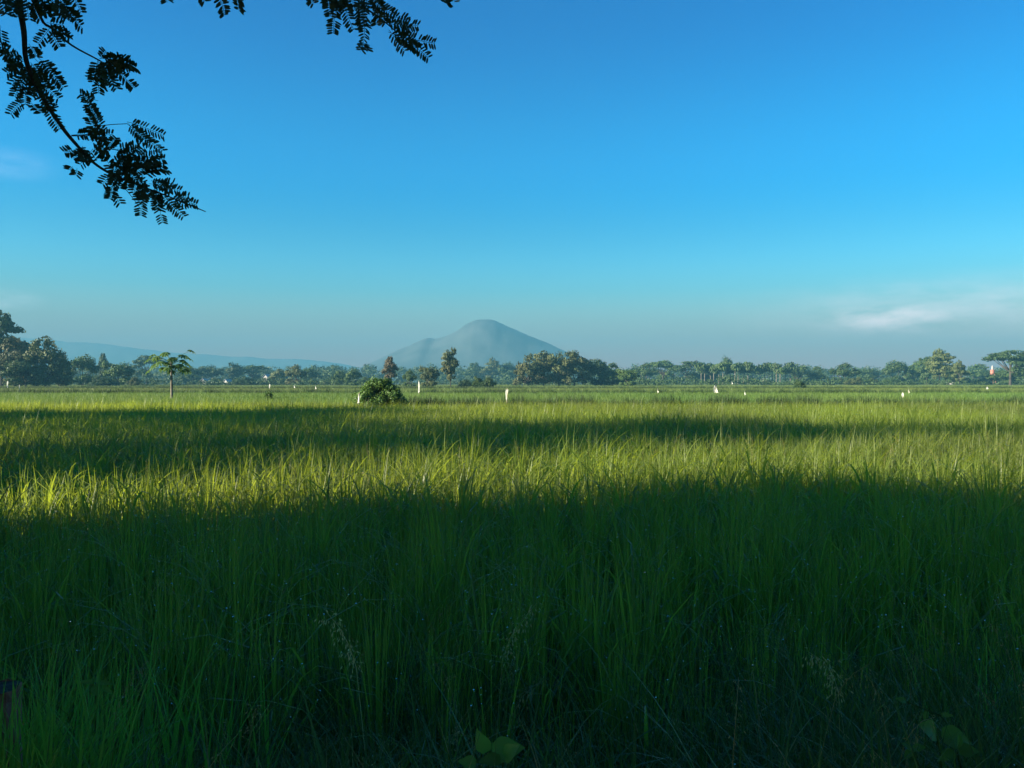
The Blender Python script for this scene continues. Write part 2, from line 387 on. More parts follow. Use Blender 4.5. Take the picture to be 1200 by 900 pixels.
# bank in front of the field: wild grasses, leaning every way
def wild_tile(seed):
    rng = np.random.default_rng(seed); mb = MB(); k = 210
    base = np.concatenate([rng.uniform(-0.3, 0.3, (k, 2)), np.zeros((k, 1))], 1)
    blades(mb, rng, base, rng.uniform(0.30, 0.85, k), np.abs(rng.normal(0.12, 0.18, k)), np.abs(rng.normal(0.8, 0.7, k)), rng.uniform(0.003, 0.010, k), 8, rng.uniform(0, 1, k), 0, power=1.6)
    s = 12
    blades(mb, rng, base[:s], rng.uniform(0.4, 0.8, s), rng.uniform(0, 0.5, s), rng.uniform(0.3, 1.8, s), np.full(s, 0.005), 7, rng.uniform(size=s), 1)
    for i in range(2): panicle(mb, rng, base[20 + i], rng.uniform(0.7, 0.95), rng.uniform(0, 6.28), 0 if i else 1, grains=50)
    for i in range(9):
        v = mb.v[0].reshape(k, 9, 2, 3)[rng.integers(0, k), rng.integers(4, 8)].mean(0); ball(mb, v, rng.uniform(0.0016, 0.0030), 2)
    return mb
wild_col = source_collection('wild_grass', [wild_tile(600 + i).mesh('wild_grass', [M['wild'], M['straw'], M['dew']]) for i in range(6)])
rg = np.random.default_rng(31)
P = np.stack([rg.uniform(-6, 6, 560), rg.uniform(1.0, 4.3, 560), np.zeros(560)], 1); P[:, 2] = bank_z(P[:, 0], P[:, 1])
# a hollow in front of the lens where the photographer's feet and hands are
P = P[~((np.abs(P[:, 0]) < 0.45) & (P[:, 1] < 1.5))]
S = np.ones((len(P), 3)); S[:, 2] = rg.uniform(0.65, 1.12, len(P)) * np.clip(0.35 + 0.25 * P[:, 1], 0.5, 1.15)
scatter('wild_grass', wild_col, 6, P, rg.uniform(0, 6.28, len(P)), S, 'messy wild grass on the bank in front of the rice', 31, 0.12)

# bright clump at the lower left
def clump(name, px, py, d, n, h, label, mat, spread=0.22, width=0.012, seed=1):
    rng = np.random.default_rng(seed); mb = MB()
    p = pix(px, py, d); zb = float(bank_z(np.array(p.x), np.array(p.y)))
    base = np.concatenate([rng.normal(size=(n, 2)) * spread * np.array([1.0, 0.7]), np.zeros((n, 1))], 1)
    blades(mb, rng, base, h * rng.uniform(0.6, 1.08, n), np.abs(rng.normal(0.08, 0.08, n)), np.abs(rng.normal(0.5, 0.5, n)), width * rng.uniform(0.6, 1.2, n), 9, rng.uniform(size=n), 0, power=2.2)
    o = mb.build(name, mat); o.location = (p.x, p.y, zb)
    tag(o, label, 'grass clump'); return o
clump('grass_clump', 62, 800, 2.72, 420, 1.06, 'bright green tall grass clump in the bottom left corner behind the red post', M['fresh'], 0.30, 0.012, 41)
clump('grass_clump', 12, 900, 2.14, 420, 0.84, 'short grass clump hiding the foot of the red post', M['fresh'], 0.11, 0.013, 43)
clump('grass_clump', 1180, 780, 3.1, 70, 1.05, 'light green grass clump at the right edge of the foreground', M['fresh'], 0.10, 0.008, 42)

# ------------------------------------------------------------------ foreground plants and post
def leaf_blade(mb, base, tip, nrm, w, lobes=False, mat=0, tint=0.5, cup=0.12):
    base, tip = Vector(base), Vector(tip); ax = tip - base; Ln = ax.length; ax.normalize()
    side = ax.cross(Vector(nrm)).normalized(); up = side.cross(ax)
    prof = [0.0, 0.62, 0.95, 1.0, 0.86, 0.60, 0.32, 0.0]
    if lobes: prof = [0.25, 0.95, 0.80, 1.0, 0.66, 0.72, 0.30, 0.0]
    n = len(prof); vs = []
    for i, q in enumerate(prof):
        t = i / (n - 1); c = base + ax * (Ln * t) - up * (Ln * 0.35 * t * t)
        for s in (-1, -0.5, 0, 0.5, 1):
            back = -0.10 * Ln if (i == 1 and abs(s) == 1) else 0
            vs.append(c + side * (s * q * w * 0.5) + up * (abs(s) ** 1.3 * q * w * cup) + ax * back)
    f = [[i * 5 + j, i * 5 + j + 1, (i + 1) * 5 + j + 1, (i + 1) * 5 + j] for i in range(n - 1) for j in range(4)]
    mb.add([tuple(v) for v in vs], f, tint, mat)

def weed(name, root, stems, label, cat='weed'):
    """stems: list of (stem end, [(leaf tip offset, width)])"""
    rng = np.random.default_rng(int(abs(root[0]) * 1000) + 3)
    t = empty(name, root); tag(t, label, cat); root = Vector(root)
    sm = MB()
    for e, lv in stems:
        e = Vector(e) - root; tube(sm, bez((0, 0, 0), (e.x * 0.2, e.y * 0.2, e.z * 0.7), e), [0.0035 - 0.0002 * i for i in range(8)], 6)
        for off, w in lv:
            mb = MB(); off = Vector(off) * 0.85; w *= 0.8; b = e + off * 0.12
            leaf_blade(mb, b, e + off, (rng.uniform(-.25, .25), -0.75, 0.75), w, False, 0, rng.uniform(0.3, 1.0))
            mb.build('leaf', M['broad'], t, True)
    sm.build('stem', M['wild'], t, True)
    return t
def gz(p): return float(bank_z(np.array(p[0]), np.array(p[1])))
def rootpt(px, d):
    p = pix(px, 900, d); return (p.x, p.y, gz(p))
A = pix(560, 868, 2.15); B = pix(598, 872, 2.12); Cc = pix(578, 892, 2.1)
weed('broadleaf_weed', rootpt(578, 2.15), [
    (pix(572, 884, 2.13), [((-0.030, -0.03, 0.075), 0.052), ((0.100, -0.03, 0.045), 0.085)]),
    (pix(590, 890, 2.10), [((0.030, -0.04, 0.060), 0.060), ((-0.065, -0.04, 0.020), 0.045)]),
    (pix(560, 898, 2.08), [((-0.05, -0.02, 0.03), 0.05)])], 'broad pale-green leafed weed at the bottom edge left of centre')
weed('broadleaf_weed', rootpt(1115, 2.25), [
    (pix(1098, 862, 2.25), [((0.105, -0.03, 0.000), 0.085), ((-0.055, -0.03, 0.05), 0.075)]),
    (pix(1120, 880, 2.2), [((0.055, -0.03, 0.02), 0.05), ((-0.06, -0.03, -0.01), 0.04), ((0.005, -0.04, 0.06), 0.04)]),
    (pix(1068, 878, 2.25), [((-0.030, -0.02, 0.03), 0.03), ((0.035, -0.02, 0.02), 0.028), ((-0.03, -0.02, -0.02), 0.025)])], 'rounded heart-leaved weed in the bottom right corner')
weed('broadleaf_weed', rootpt(112, 2.5), [
    (pix(112, 800, 2.5), [((0.02, -0.03, -0.035), 0.045), ((0.07, -0.02, 0.01), 0.020), ((-0.05, -0.02, 0.015), 0.020), ((0.075, -0.02, -0.03), 0.022)])],
    'small slender weed right of the red post')

# climbing tendril on the right
mb = MB()
tp = [pix(x, y, d) for x, y, d in ((1062, 822, 2.42), (1085, 832, 2.4), (1102, 838, 2.38), (1112, 850, 2.36), (1120, 872, 2.34), (1126, 900, 2.32), (1130, 960, 2.34))]
t = empty('vine', (tp[-1].x, tp[-1].y, gz(tp[-1]))); tag(t, 'thin curling vine above the heart-leaved weed at bottom right', 'vine')
o0 = Vector(t.location); tp.append(o0)
tube(mb, [p - o0 for p in tp], [0.0022, 0.0024, 0.0026, 0.0028, 0.003, 0.003, 0.003, 0.003], 6)
mb.build('stem', M['wild'], t, True)
for k, off, w in ((0, (-0.03, -0.01, 0.015), 0.018), (1, (-0.01, -0.02, -0.03), 0.016), (2, (0.025, -0.02, 0.01), 0.016)):
    mb = MB(); leaf_blade(mb, tp[k] - o0, tp[k] - o0 + Vector(off), (0, -0.8, 0.6), w); mb.build('leaf', M['broad'], t, True)

# old reddish post, cut by the left edge of the picture
p0 = pix(1, 805, 2.35); zb = gz(p0)
t = empty('wooden_post', (p0.x - 0.01, p0.y, zb), R(18)); tag(t, 'weathered reddish wooden post stub at the bottom left edge', 'post')
mb = MB(); h = p0.z - zb; rng = np.random.default_rng(3)
vs = []; k = 16
for zz in np.linspace(-0.15, h, 9):
    for j in range(k):
        a = 2 * math.pi * (j + 0.5) / k
        c, s = math.cos(a), math.sin(a); q = (abs(c) ** 6 + abs(s) ** 6) ** (-1 / 6)
        rr = 0.055 * q * (1 + rng.normal(0, 0.018)); vs.append((c * rr, s * rr, zz + (rng.normal(0, 0.006) if zz > h - 0.01 else 0)))
f = [[i * k + j, i * k + (j + 1) % k, (i + 1) * k + (j + 1) % k, (i + 1) * k + j] for i in range(8) for j in range(k)]
mb.add(vs, f); mb.build('shaft', M['postred'], t)
mb = MB(); mb.add([(v[0] * 0.97, v[1] * 0.97, h - 0.004) for v in vs[-k:]] , [list(range(k))]); mb.build('end_grain', M['postdark'], t)

# single seed heads that stand out of the dark foreground
def seed_stalk(px, py, d, az, label, mat, seed, grains=70, scale=1.0):
    rng = np.random.default_rng(seed); p = pix(px, py, d); zb = gz(p); mb = MB()
    panicle(mb, rng, (0, 0, 0), (p.z - zb) * 1.25 * scale, az, 0, 0.9, grains * 2, 1.7)
    k = 5; blades(mb, rng, np.zeros((k, 3)), (p.z - zb) * rng.uniform(0.5, 0.9, k), rng.uniform(0.03, 0.2, k), rng.uniform(0.2, 1.0, k), np.full(k, 0.007), 7, 0.5)
    o = mb.build('seed_stalk', mat); o.location = (p.x, p.y, zb); tag(o, label, 'grass stalk')
seed_stalk(452, 770, 2.7, 2.9, 'pale drooping grass seed head left of the bottom centre', M['seed'], 51)
seed_stalk(565, 762, 2.9, 0.4, 'yellowish feathery seed head nearest the bottom centre', M['seed'], 52)
seed_stalk(988, 800, 2.6, 3.3, 'single buff seed head above the arching blade at right', M['seed'], 53)
# long bare arching blade at right and straight stalk in the middle
rng = np.random.default_rng(9); mb = MB()
p = pix(1022, 900, 2.3); zb = gz(p)
blades(mb, rng, np.zeros((1, 3)), np.array([1.05]), np.array([0.05]), np.array([2.3]), np.array([0.009]), 16, 0.6, 0, np.array([3.05]), 2.5)
o = mb.build('grass_stalk', M['wild']); o.location = (p.x, p.y, zb); tag(o, 'long arching grass blade bowing left near the bottom right', 'grass stalk')
mb = MB(); p = pix(688, 900, 2.3); zb = gz(p); q = pix(652, 795, 2.45)
tube(mb, bez((0, 0, 0), (-0.02, 0.05, 0.4), q - Vector((p.x, p.y, zb))), [0.004 - 0.0003 * i for i in range(8)], 6)
o = mb.build('grass_stalk', M['wild'], None, True); o.location = (p.x, p.y, zb); tag(o, 'bare straight stalk leaning left near the bottom centre', 'grass stalk')

# ------------------------------------------------------------------ trees
def crown(mb, rng, lobes, n, size, sub=10, clump=0.36, asp=0.55, mat=0):
    """leaf-sized faces in clumps on the shells of the lobes [(centre, (rx, ry, rz))]"""
    C = np.array([l[0] for l in lobes], float); RR = np.array([l[1] for l in lobes], float)
    w = (RR.prod(1)) ** (2 / 3); w /= w.sum()
    cc = []; cr = []; co = []
    for c, r in zip(C, RR):
        d = rand_unit(rng, sub); d[:, 2] = np.where(d[:, 2] < -0.3, -d[:, 2] * 0.5, d[:, 2])
        cc.append(c + d * r * rng.uniform(0.55, 0.95, (sub, 1))); cr.append(np.tile(r * clump, (sub, 1))); co.append(np.tile(c, (sub, 1)))
    cc, cr, co = np.concatenate(cc), np.concatenate(cr), np.concatenate(co)
    ww = np.repeat(w, sub) * rng.uniform(0.5, 1.5, len(cc)); ww /= ww.sum()
    i = rng.choice(len(cc), n, p=ww)
    off = rand_unit(rng, n) * (rng.uniform(0, 1, (n, 1)) ** 0.45)
    p = cc[i] + off * cr[i] * rng.uniform(0.8, 1.25, len(cc))[i][:, None]
    nr = (off + 0.5 * (cc - co)[i] / (np.linalg.norm((cc - co)[i], axis=1)[:, None] + 1e-6)) + rng.normal(size=(n, 3)) * 0.55
    nr /= np.linalg.norm(nr, axis=1)[:, None] + 1e-9
    a = np.cross(nr, rand_unit(rng, n)); a /= np.linalg.norm(a, axis=1)[:, None] + 1e-9
    b = np.cross(nr, a); s = size * rng.uniform(0.6, 1.35, (n, 1)) * 0.5
    V = np.stack([p - a * s, p + b * s * asp - a * s * .1, p + a * s, p - b * s * asp - a * s * .1], 1)
    tc = rng.uniform(0, 1, len(cc)); tint = np.clip(tc[i] * 0.6 + rng.uniform(0, 0.4, n), 0, 1)
    mb.add(V.reshape(-1, 3), np.arange(n * 4).reshape(-1, 4), np.repeat(tint, 4), mat)

def limbs(mb, rng, base_r, fork, lobes, top=None, k=7, lean=(0, 0)):
    """tapered trunk to the fork, then a limb into each lobe"""
    f = Vector((lean[0], lean[1], fork))
    tube(mb, bez((0, 0, 0), (lean[0] * 0.2, lean[1] * 0.2, fork * 0.6), f, 7), [base_r * (1.25 if i == 0 else 1 - 0.06 * i) for i in range(7)], k)
    for c, r in lobes:
        c = Vector(c); m = f.lerp(c, 0.5) + Vector((rng.uniform(-.1, .1) * r[0], rng.uniform(-.1, .1) * r[0], -0.1 * abs(c.z - f.z)))
        tube(mb, bez(f - Vector((0, 0, 0.02 * fork)), m, c, 6), [base_r * 0.5 * (1 - 0.15 * i) for i in range(6)], 5)

def lobes_of(kind, rng):
    """unit tree: height 1, width 1"""
    if kind == 'broad':
        L = [((0, 0, 0.58), (0.32, 0.32, 0.32))] + [((0.32 * math.cos(a), 0.32 * math.sin(a), rng.uniform(0.16, 0.30)), (0.20, 0.20, 0.17)) for a in rng.uniform(0, 6.28, 5)] + [((0.30 * math.cos(a), 0.30 * math.sin(a), rng.uniform(0.38, 0.66)), (0.22, 0.22, 0.20)) for a in np.linspace(0, 6.28, 7)[:-1] + rng.uniform(0, 1)] + [((rng.uniform(-.1, .1), 0, 0.82), (0.22, 0.22, 0.17))]
        return L, 0.16
    if kind == 'round':
        L = [((0, 0, 0.54), (0.38, 0.38, 0.38))] + [((0.26 * math.cos(a), 0.26 * math.sin(a), rng.uniform(0.14, 0.26)), (0.22, 0.22, 0.16)) for a in rng.uniform(0, 6.28, 4)] + [((0.30 * math.cos(a), 0.30 * math.sin(a), rng.uniform(0.35, 0.75)), (0.20, 0.20, 0.18)) for a in np.linspace(0, 6.28, 6)[:-1] + rng.uniform(0, 1)]
        return L, 0.2
    if kind == 'tall':
        L = [((rng.uniform(-.12, .12), rng.uniform(-.12, .12), z), (w, w, 0.13)) for z, w in ((0.30, 0.26), (0.42, 0.32), (0.54, 0.40), (0.66, 0.42), (0.77, 0.38), (0.87, 0.26), (0.94, 0.15))]
        L += [((0.3 * math.cos(a), 0.3 * math.sin(a), rng.uniform(0.5, 0.8)), (0.2, 0.2, 0.08)) for a in rng.uniform(0, 6.28, 4)]
        return L, 0.3
    if kind == 'flat':
        L = [((0.36 * math.cos(a) * rng.uniform(.5, 1), 0.36 * math.sin(a) * rng.uniform(.5, 1), rng.uniform(0.60, 0.88)), (rng.uniform(.14, .26), rng.uniform(.14, .26), rng.uniform(.07, .13))) for a in np.linspace(0, 6.28, 11)[:-1]]
        L += [((0.2 * math.cos(a), 0.2 * math.sin(a), rng.uniform(0.2, 0.5)), (0.16, 0.16, 0.13)) for a in rng.uniform(0, 6.28, 5)]
        L += [((0, 0, 0.90), (0.26, 0.26, 0.09))]
        return L, 0.42
    if kind == 'shrub':
        L = [((0.28 * math.cos(a), 0.28 * math.sin(a), rng.uniform(0.22, 0.5)), (0.24, 0.24, 0.26)) for a in np.linspace(0, 6.28, 7)[:-1]] + [((0, 0, 0.62), (0.30, 0.30, 0.34))]
        return L, 0.08

PROTO = {}
for kind, nv in (('broad', 3), ('round', 3), ('tall', 3), ('flat', 2), ('shrub', 2)):
    for v in range(nv):
        rng = np.random.default_rng(hash((len(kind), v)) % 1000 + 7 * len(PROTO))
        L, fork = lobes_of(kind, rng)
        mb = MB(); crown(mb, rng, L, 5200, 0.058 if kind != 'flat' else 0.05, 10, 0.42)
        tb = MB(); limbs(tb, rng, 0.030 if kind != 'shrub' else 0.015, fork, L)
        PROTO[(kind, v)] = (mb.mesh('crown', M['green']), tb.mesh('trunk', M['bark']))

def tree(name, px, ytop, wpx, d, kind, v, mat, label, cat='tree', group=None, zb=0.0, bark='bark', rz=None, sink=0.0):
    x = (px - 600) / F * d; h = HC + (CY - ytop) / F * d - zb; w = wpx / F * d
    t = empty(name, (x, d, zb), (px * 12.9898) % 6.28 if rz is None else rz, (w, w, h)); tag(t, label, cat, group)
    cm, tm = PROTO[(kind, v)]
    for nm, me, mt in (('crown', cm, M[mat]), ('trunk', tm, M[bark])):
        o = link(nm, me, t); o.material_slots[0].link = 'OBJECT'; o.material_slots[0].material = mt
    return t

TREES = [
 # px, top, width, distance, kind, variant, colour, label
 (2, 370, 62, 250, 'tall', 0, 'deep', 'tallest dark tree at the left edge of the field, above the brownish one'),
 (17, 397, 46, 226, 'broad', 0, 'brown', 'brownish leafed tree in front of the tallest tree at far left'),
 (53, 394, 44, 228, 'broad', 1, 'olive', 'big leafy green tree right of the brownish tree at far left'),
 (70, 417, 26, 236, 'round', 1, 'green', 'low dark tree at the right foot of the big leafy left tree'),
 (97, 414, 38, 300, 'round', 0, 'green', 'rounded mid-green tree, first after the big left grove'),
 (121, 415, 16, 360, 'tall', 1, 'deep', 'narrow hazy tree between two rounded trees at left'),
 (139, 420, 40, 290, 'round', 2, 'green', 'wide dark rounded tree left of the papaya'),
 (172, 416, 36, 440, 'flat', 0, 'deep', 'pale hazy thin-crowned tree just left of the papaya'),
 (222, 428, 34, 420, 'broad', 2, 'green', 'bluish tree just right of the papaya'),
 (246, 427, 36, 460, 'round', 0, 'deep', 'broad hazy dome tree above the white-roofed house at left'),
 (274, 426, 22, 470, 'tall', 2, 'deep', 'slim hazy tree right of the white-roofed house at left'),
 (296, 428, 38, 480, 'flat', 1, 'green', 'flat-topped hazy tree left of the white roof among trees'),
 (327, 431, 28, 400, 'round', 1, 'olive', 'yellow-green low tree left of the brown-topped tree'),
 (347, 427, 28, 330, 'broad', 1, 'brown', 'brown-topped tree between papaya and green bush'),
 (362, 428, 30, 420, 'round', 2, 'green', 'hazy green dome tree touching the brown-topped one'),
 (393, 428, 36, 520, 'broad', 0, 'deep', 'bluish distant dome behind the twin green trees'),
 (398, 433, 22, 310, 'broad', 2, 'green', 'left of the twin green trees before the bush'),
 (414, 431, 24, 305, 'round', 1, 'green', 'right of the twin green trees, just above the bush'),
 (457, 419, 22, 205, 'tall', 1, 'rust', 'reddish leaning tree just right of the big green bush'),
 (480, 433, 18, 230, 'broad', 1, 'green', 'small thin tree between reddish tree and round tree'),
 (503, 425, 27, 218, 'round', 2, 'olive', 'compact round tree left of the tall slender tree'),
 (528, 410, 24, 214, 'tall', 2, 'brown', 'tall slender lone tree in front of the mountain'),
 (557, 423, 26, 620, 'broad', 2, 'deep', 'blue hazy tree at foot of mountain, first right of the slender tree'),
 (577, 421, 24, 600, 'tall', 0, 'olive', 'lighter hazy tree at foot of mountain, second right of the slender tree'),
 (598, 423, 26, 610, 'round', 0, 'deep', 'blue hazy tree at foot of mountain, touching the brown grove'),
 (619, 415, 30, 268, 'broad', 0, 'brown', 'leftmost tree of the big brown-topped grove at centre'),
 (637, 411, 34, 276, 'broad', 1, 'brown', 'second tree from left in the brown-topped grove'),
 (655, 411, 32, 270, 'round', 0, 'brown', 'middle tree of the brown-topped grove'),
 (673, 408, 36, 274, 'broad', 2, 'brown', 'tallest tree of the brown-topped grove'),
 (697, 418, 30, 282, 'round', 1, 'deep', 'dark green tree at right shoulder of the brown-topped grove'),
 (718, 426, 28, 276, 'broad', 0, 'green', 'lower green tree sloping down from the brown-topped grove'),
 (736, 429, 24, 268, 'round', 2, 'green', 'last low tree at the right foot of the grove'),
 (757, 425, 30, 430, 'broad', 1, 'green', 'hazy tree first right of the grove'),
 (777, 422, 36, 440, 'flat', 0, 'green', 'wide flat-topped hazy tree right of the grove'),
 (804, 423, 38, 430, 'flat', 1, 'deep', 'flat-topped dark hazy tree left of the white triangular flag'),
 (828, 423, 32, 440, 'broad', 2, 'deep', 'hazy dark tree directly above the white triangular flag'),
 (850, 416, 18, 430, 'round', 0, 'deep', 'small dark crown standing above the pale-trunked row'),
 (935, 424, 34, 420, 'round', 1, 'deep', 'big dark tree at the right end of the pale-trunked row'),
 (957, 430, 24, 400, 'broad', 0, 'green', 'small rounded tree right of the pale-trunked row'),
 (990, 425, 36, 370, 'broad', 1, 'deep', 'dark spreading tree above the yellow-green shrubs'),
 (1018, 429, 34, 480, 'round', 2, 'green', 'pale hazy tree right of the dark spreading tree'),
 (1052, 421, 36, 400, 'round', 0, 'deep', 'bluish dome tree left of the tallest right-hand tree'),
 (1074, 421, 28, 410, 'broad', 2, 'green', 'hazy tree touching the tallest right-hand tree on its left'),
 (1086, 419, 24, 370, 'tall', 1, 'deep', 'dark narrow tree behind the left side of the tallest right-hand tree'),
 (1101, 411, 34, 350, 'tall', 2, 'olive', 'tallest right-hand tree with a yellowish pointed crown'),
 (1117, 423, 26, 360, 'round', 1, 'deep', 'dark rounded tree at right side of the yellowish pointed tree'),
 (1124, 424, 20, 340, 'tall', 0, 'olive', 'thin yellow-green tree right of the yellowish pointed tree'),
 (1147, 427, 40, 480, 'broad', 0, 'green', 'hazy low tree left of the red tower'),
 (1184, 410, 58, 330, 'flat', 0, 'deep', 'umbrella-shaped dark tree near the right edge'),
 (1212, 414, 50, 345, 'flat', 1, 'deep', 'second umbrella-shaped tree cut by the right edge'),
 (1159, 438, 26, 345, 'round', 1, 'deep', 'low dark tree hiding the foot of the red tower'),
 (30, 420, 44, 222, 'round', 0, 'deep', 'low full dark tree at the foot of the two left-edge trees'),
 (1178, 432, 36, 380, 'broad', 2, 'green', 'low rounded tree under the umbrella-shaped tree'),
]
for i, T in enumerate(TREES):
    if T[0] < 75 or 600 < T[0] < 745: T = (*T[:2], T[2] * 1.22, *T[3:])
    tree('tree', *T[:7], T[7])
for px, yt, w, d, mt, lb in [(157, 440, 16, 280, 'olive', 'bright low shrub at the tree line left of the papaya'),
    (560, 440, 17, 190, 'green', 'left of two low bushes right of the tall slender tree'), (573, 440, 19, 185, 'deep', 'right of two low bushes right of the tall slender tree'),
    (936, 444, 18, 165, 'deep', 'small dark bush alone in the field below the pale-trunked row'), (1002, 441, 26, 330, 'olive', 'yellow-green shrub at the foot of the dark spreading tree'),
    (1022, 442, 18, 335, 'olive', 'light green shrub right of the yellow-green shrub'), (286, 441, 34, 330, 'deep', 'wide dark shrub right of the white-roofed house'), 
    (430, 441, 26, 300, 'green', 'low shrub hidden behind the big green bush'), (120, 440, 36, 280, 'deep', 'dark low shrub under the narrow hazy tree at left'),
    (545, 443, 20, 210, 'deep', 'low scrub at foot of the tall slender tree')]:
    tree('shrub', px, yt, w, d, 'shrub', int(px) % 2, mt, lb, 'shrub')

# plantation row with pale straight trunks
rng = np.random.default_rng(77)
pt = MB(); limbs(pt, rng, 0.040, 0.62, [((0.08, 0, 0.75), (.2, .2, .1)), ((-0.08, 0.05, 0.78), (.2, .2, .1))])
pc = MB(); crown(pc, rng, [((0, 0, 0.78), (0.42, 0.42, 0.20)), ((0.15, 0, 0.66), (0.3, 0.3, 0.12)), ((-0.15, 0.1, 0.68), (0.3, 0.3, 0.12))], 700, 0.12, 10, 0.45)
PROTO[('plantation', 0)] = (pc.mesh('crown', M['green']), pt.mesh('trunk', M['pale_bark']))
for i in range(22):
    px = 822 + i * 4.9 + rng.uniform(-1.2, 1.2)
    tree('plantation_tree', px, 424 + rng.uniform(-1.5, 5), 15, 392 + rng.uniform(-4, 6), 'plantation', 0, 'green' if i % 3 else 'deep',
         'pale straight-trunked tree in the plantation row right of centre', group='pale-trunked plantation row', bark='pale_bark')

# far woods: one hazy mass behind the trees, and low scrub at their feet
rng = np.random.default_rng(88); mb = MB()
for i in range(190):
    px = -60 + i * 1330 / 190 + rng.uniform(-5, 5); d = rng.uniform(560, 760)
    yt = rng.uniform(426, 434); x = (px - 600) / F * d; h = HC + (CY - yt) / F * d; w = rng.uniform(12, 24)
    c = np.array([x, d, 0])
    L = [(c + [rng.normal(0, w * .2), rng.normal(0, 4), h * q], (w * .35, w * .35, h * .28)) for q in (0.12, 0.25, 0.45, 0.72, 0.6)]
    crown(mb, rng, L, 900, 1.4, 8, 0.5)
tag(mb.build('far_woods', M['deep']), label='bluish far woods closing the field beyond the trees', kind='stuff')
mb = MB()
for i in range(240):
    px = -40 + i * 1290 / 240 + rng.uniform(-4, 4); d = rng.uniform(315, 420)
    if 445 < px < 600 : d = rng.uniform(420, 520)
    x = (px - 600) / F * d; h = rng.uniform(2.0, 5.5); w = rng.uniform(2.0, 4.5)
    crown(mb, rng, [((x, d, h * .45), (w, w * .8, h * .5)), ((x + w, d, h * .35), (w * .8, w * .8, h * .4))], 260, 0.7, 6, 0.5)
tag(mb.build('undergrowth', M['deep']), label='dark undergrowth along the foot of the tree line', kind='stuff')

# big green bush in the field
def bush(px, ytop, wpx, d, label, n=9000):
    rng = np.random.default_rng(int(px)); x = (px - 600) / F * d; h = HC + (CY - ytop) / F * d; w = wpx / F * d
    t = empty('bush', (x, d, 0)); tag(t, label, 'bush')
    L = [((w * 0.30 * math.cos(a), w * 0.30 * math.sin(a), h * rng.uniform(0.30, 0.62)), (w * .20, w * .20, h * .25)) for a in np.linspace(0, 6.28, 9)[:-1]]
    L += [((w * q, 0, h * r), (w * .2, w * .2, h * .2)) for q, r in ((-.12, .76), (.12, .72), (-.3, .5), (.02, .8), (.36, .42))]
    mb = MB(); crown(mb, rng, L, n, 0.15, 14, 0.46, 0.5); mb.build('crown', M['papaya'], t)
    mb = MB()
    for c, r in L: tube(mb, bez((rng.uniform(-.1, .1), 0, 0), (c[0] * .3, c[1] * .3, c[2] * .6), c), [0.03 - 0.003 * i for i in range(8)], 5)
    mb.build('stem', M['bark'], t)
bush(444, 441, 58, 44.5, 'big rounded green bush standing in the rice left of centre')
bush(315, 458, 12, 62, 'small ragged weed bush in the rice between papaya and big bush', 900)

# papaya
def papaya(px, d):
    rng = np.random.default_rng(4); x = (px - 600) / F * d
    t = empty('papaya_tree', (x, d, 0)); tag(t, 'lone papaya tree with pale trunk and umbrella of lobed leaves at left', 'tree')
    top = 3.75; mb = MB(); tube(mb, [(0, 0, 0), (0.02, 0, 1.2), (0.0, 0, 2.4), (-0.02, 0, top - 0.2), (-0.02, 0, top)], [0.105, 0.095, 0.085, 0.075, 0.05], 10); mb.build('trunk', M['pale_bark'], t, True)
    for i in range(28):
        a = i * 2.39996; el = 0.40 - i * 0.026; ln = rng.uniform(1.15, 1.75)
        p0 = Vector((-0.02, 0, top - 0.02 * i)); p1 = p0 + Vector((math.cos(a) * math.cos(el), math.sin(a) * math.cos(el), math.sin(el) + 0.12)) * ln
        mid = p0.lerp(p1, 0.5) + Vector((0, 0, 0.14)); mb = MB()
        tube(mb, bez(p0, mid, p1, 6), [0.020 - 0.002 * k for k in range(6)], 5, 0.9)
        n = Vector((math.cos(a) * 0.6, math.sin(a) * 0.6, 0.75)).normalized(); out = (Vector((math.cos(a), math.sin(a), -0.62 + 0.5 * math.sin(el)))).normalized()
        sd = out.cross(n).normalized()
        for j in range(-3, 4):
            q = (out * math.cos(j * 0.62) + sd * math.sin(j * 0.62)).normalized()
            leaf_blade(mb, p1, p1 + q * (0.52 - 0.045 * abs(j)) * rng.uniform(.9, 1.1), n, 0.20, True, 0, rng.uniform(0.2, 1))
        mb.build('leaf', M['papaya'], t)
    for i in range(6):
        a = i * 1.05; mb = MB(); ball(mb, (0.16 * math.cos(a), 0.16 * math.sin(a), top - 0.42 - 0.06 * (i % 2)), 0.095, 0); mb.build('fruit', M['papaya'], t, True)
papaya(201, 64)

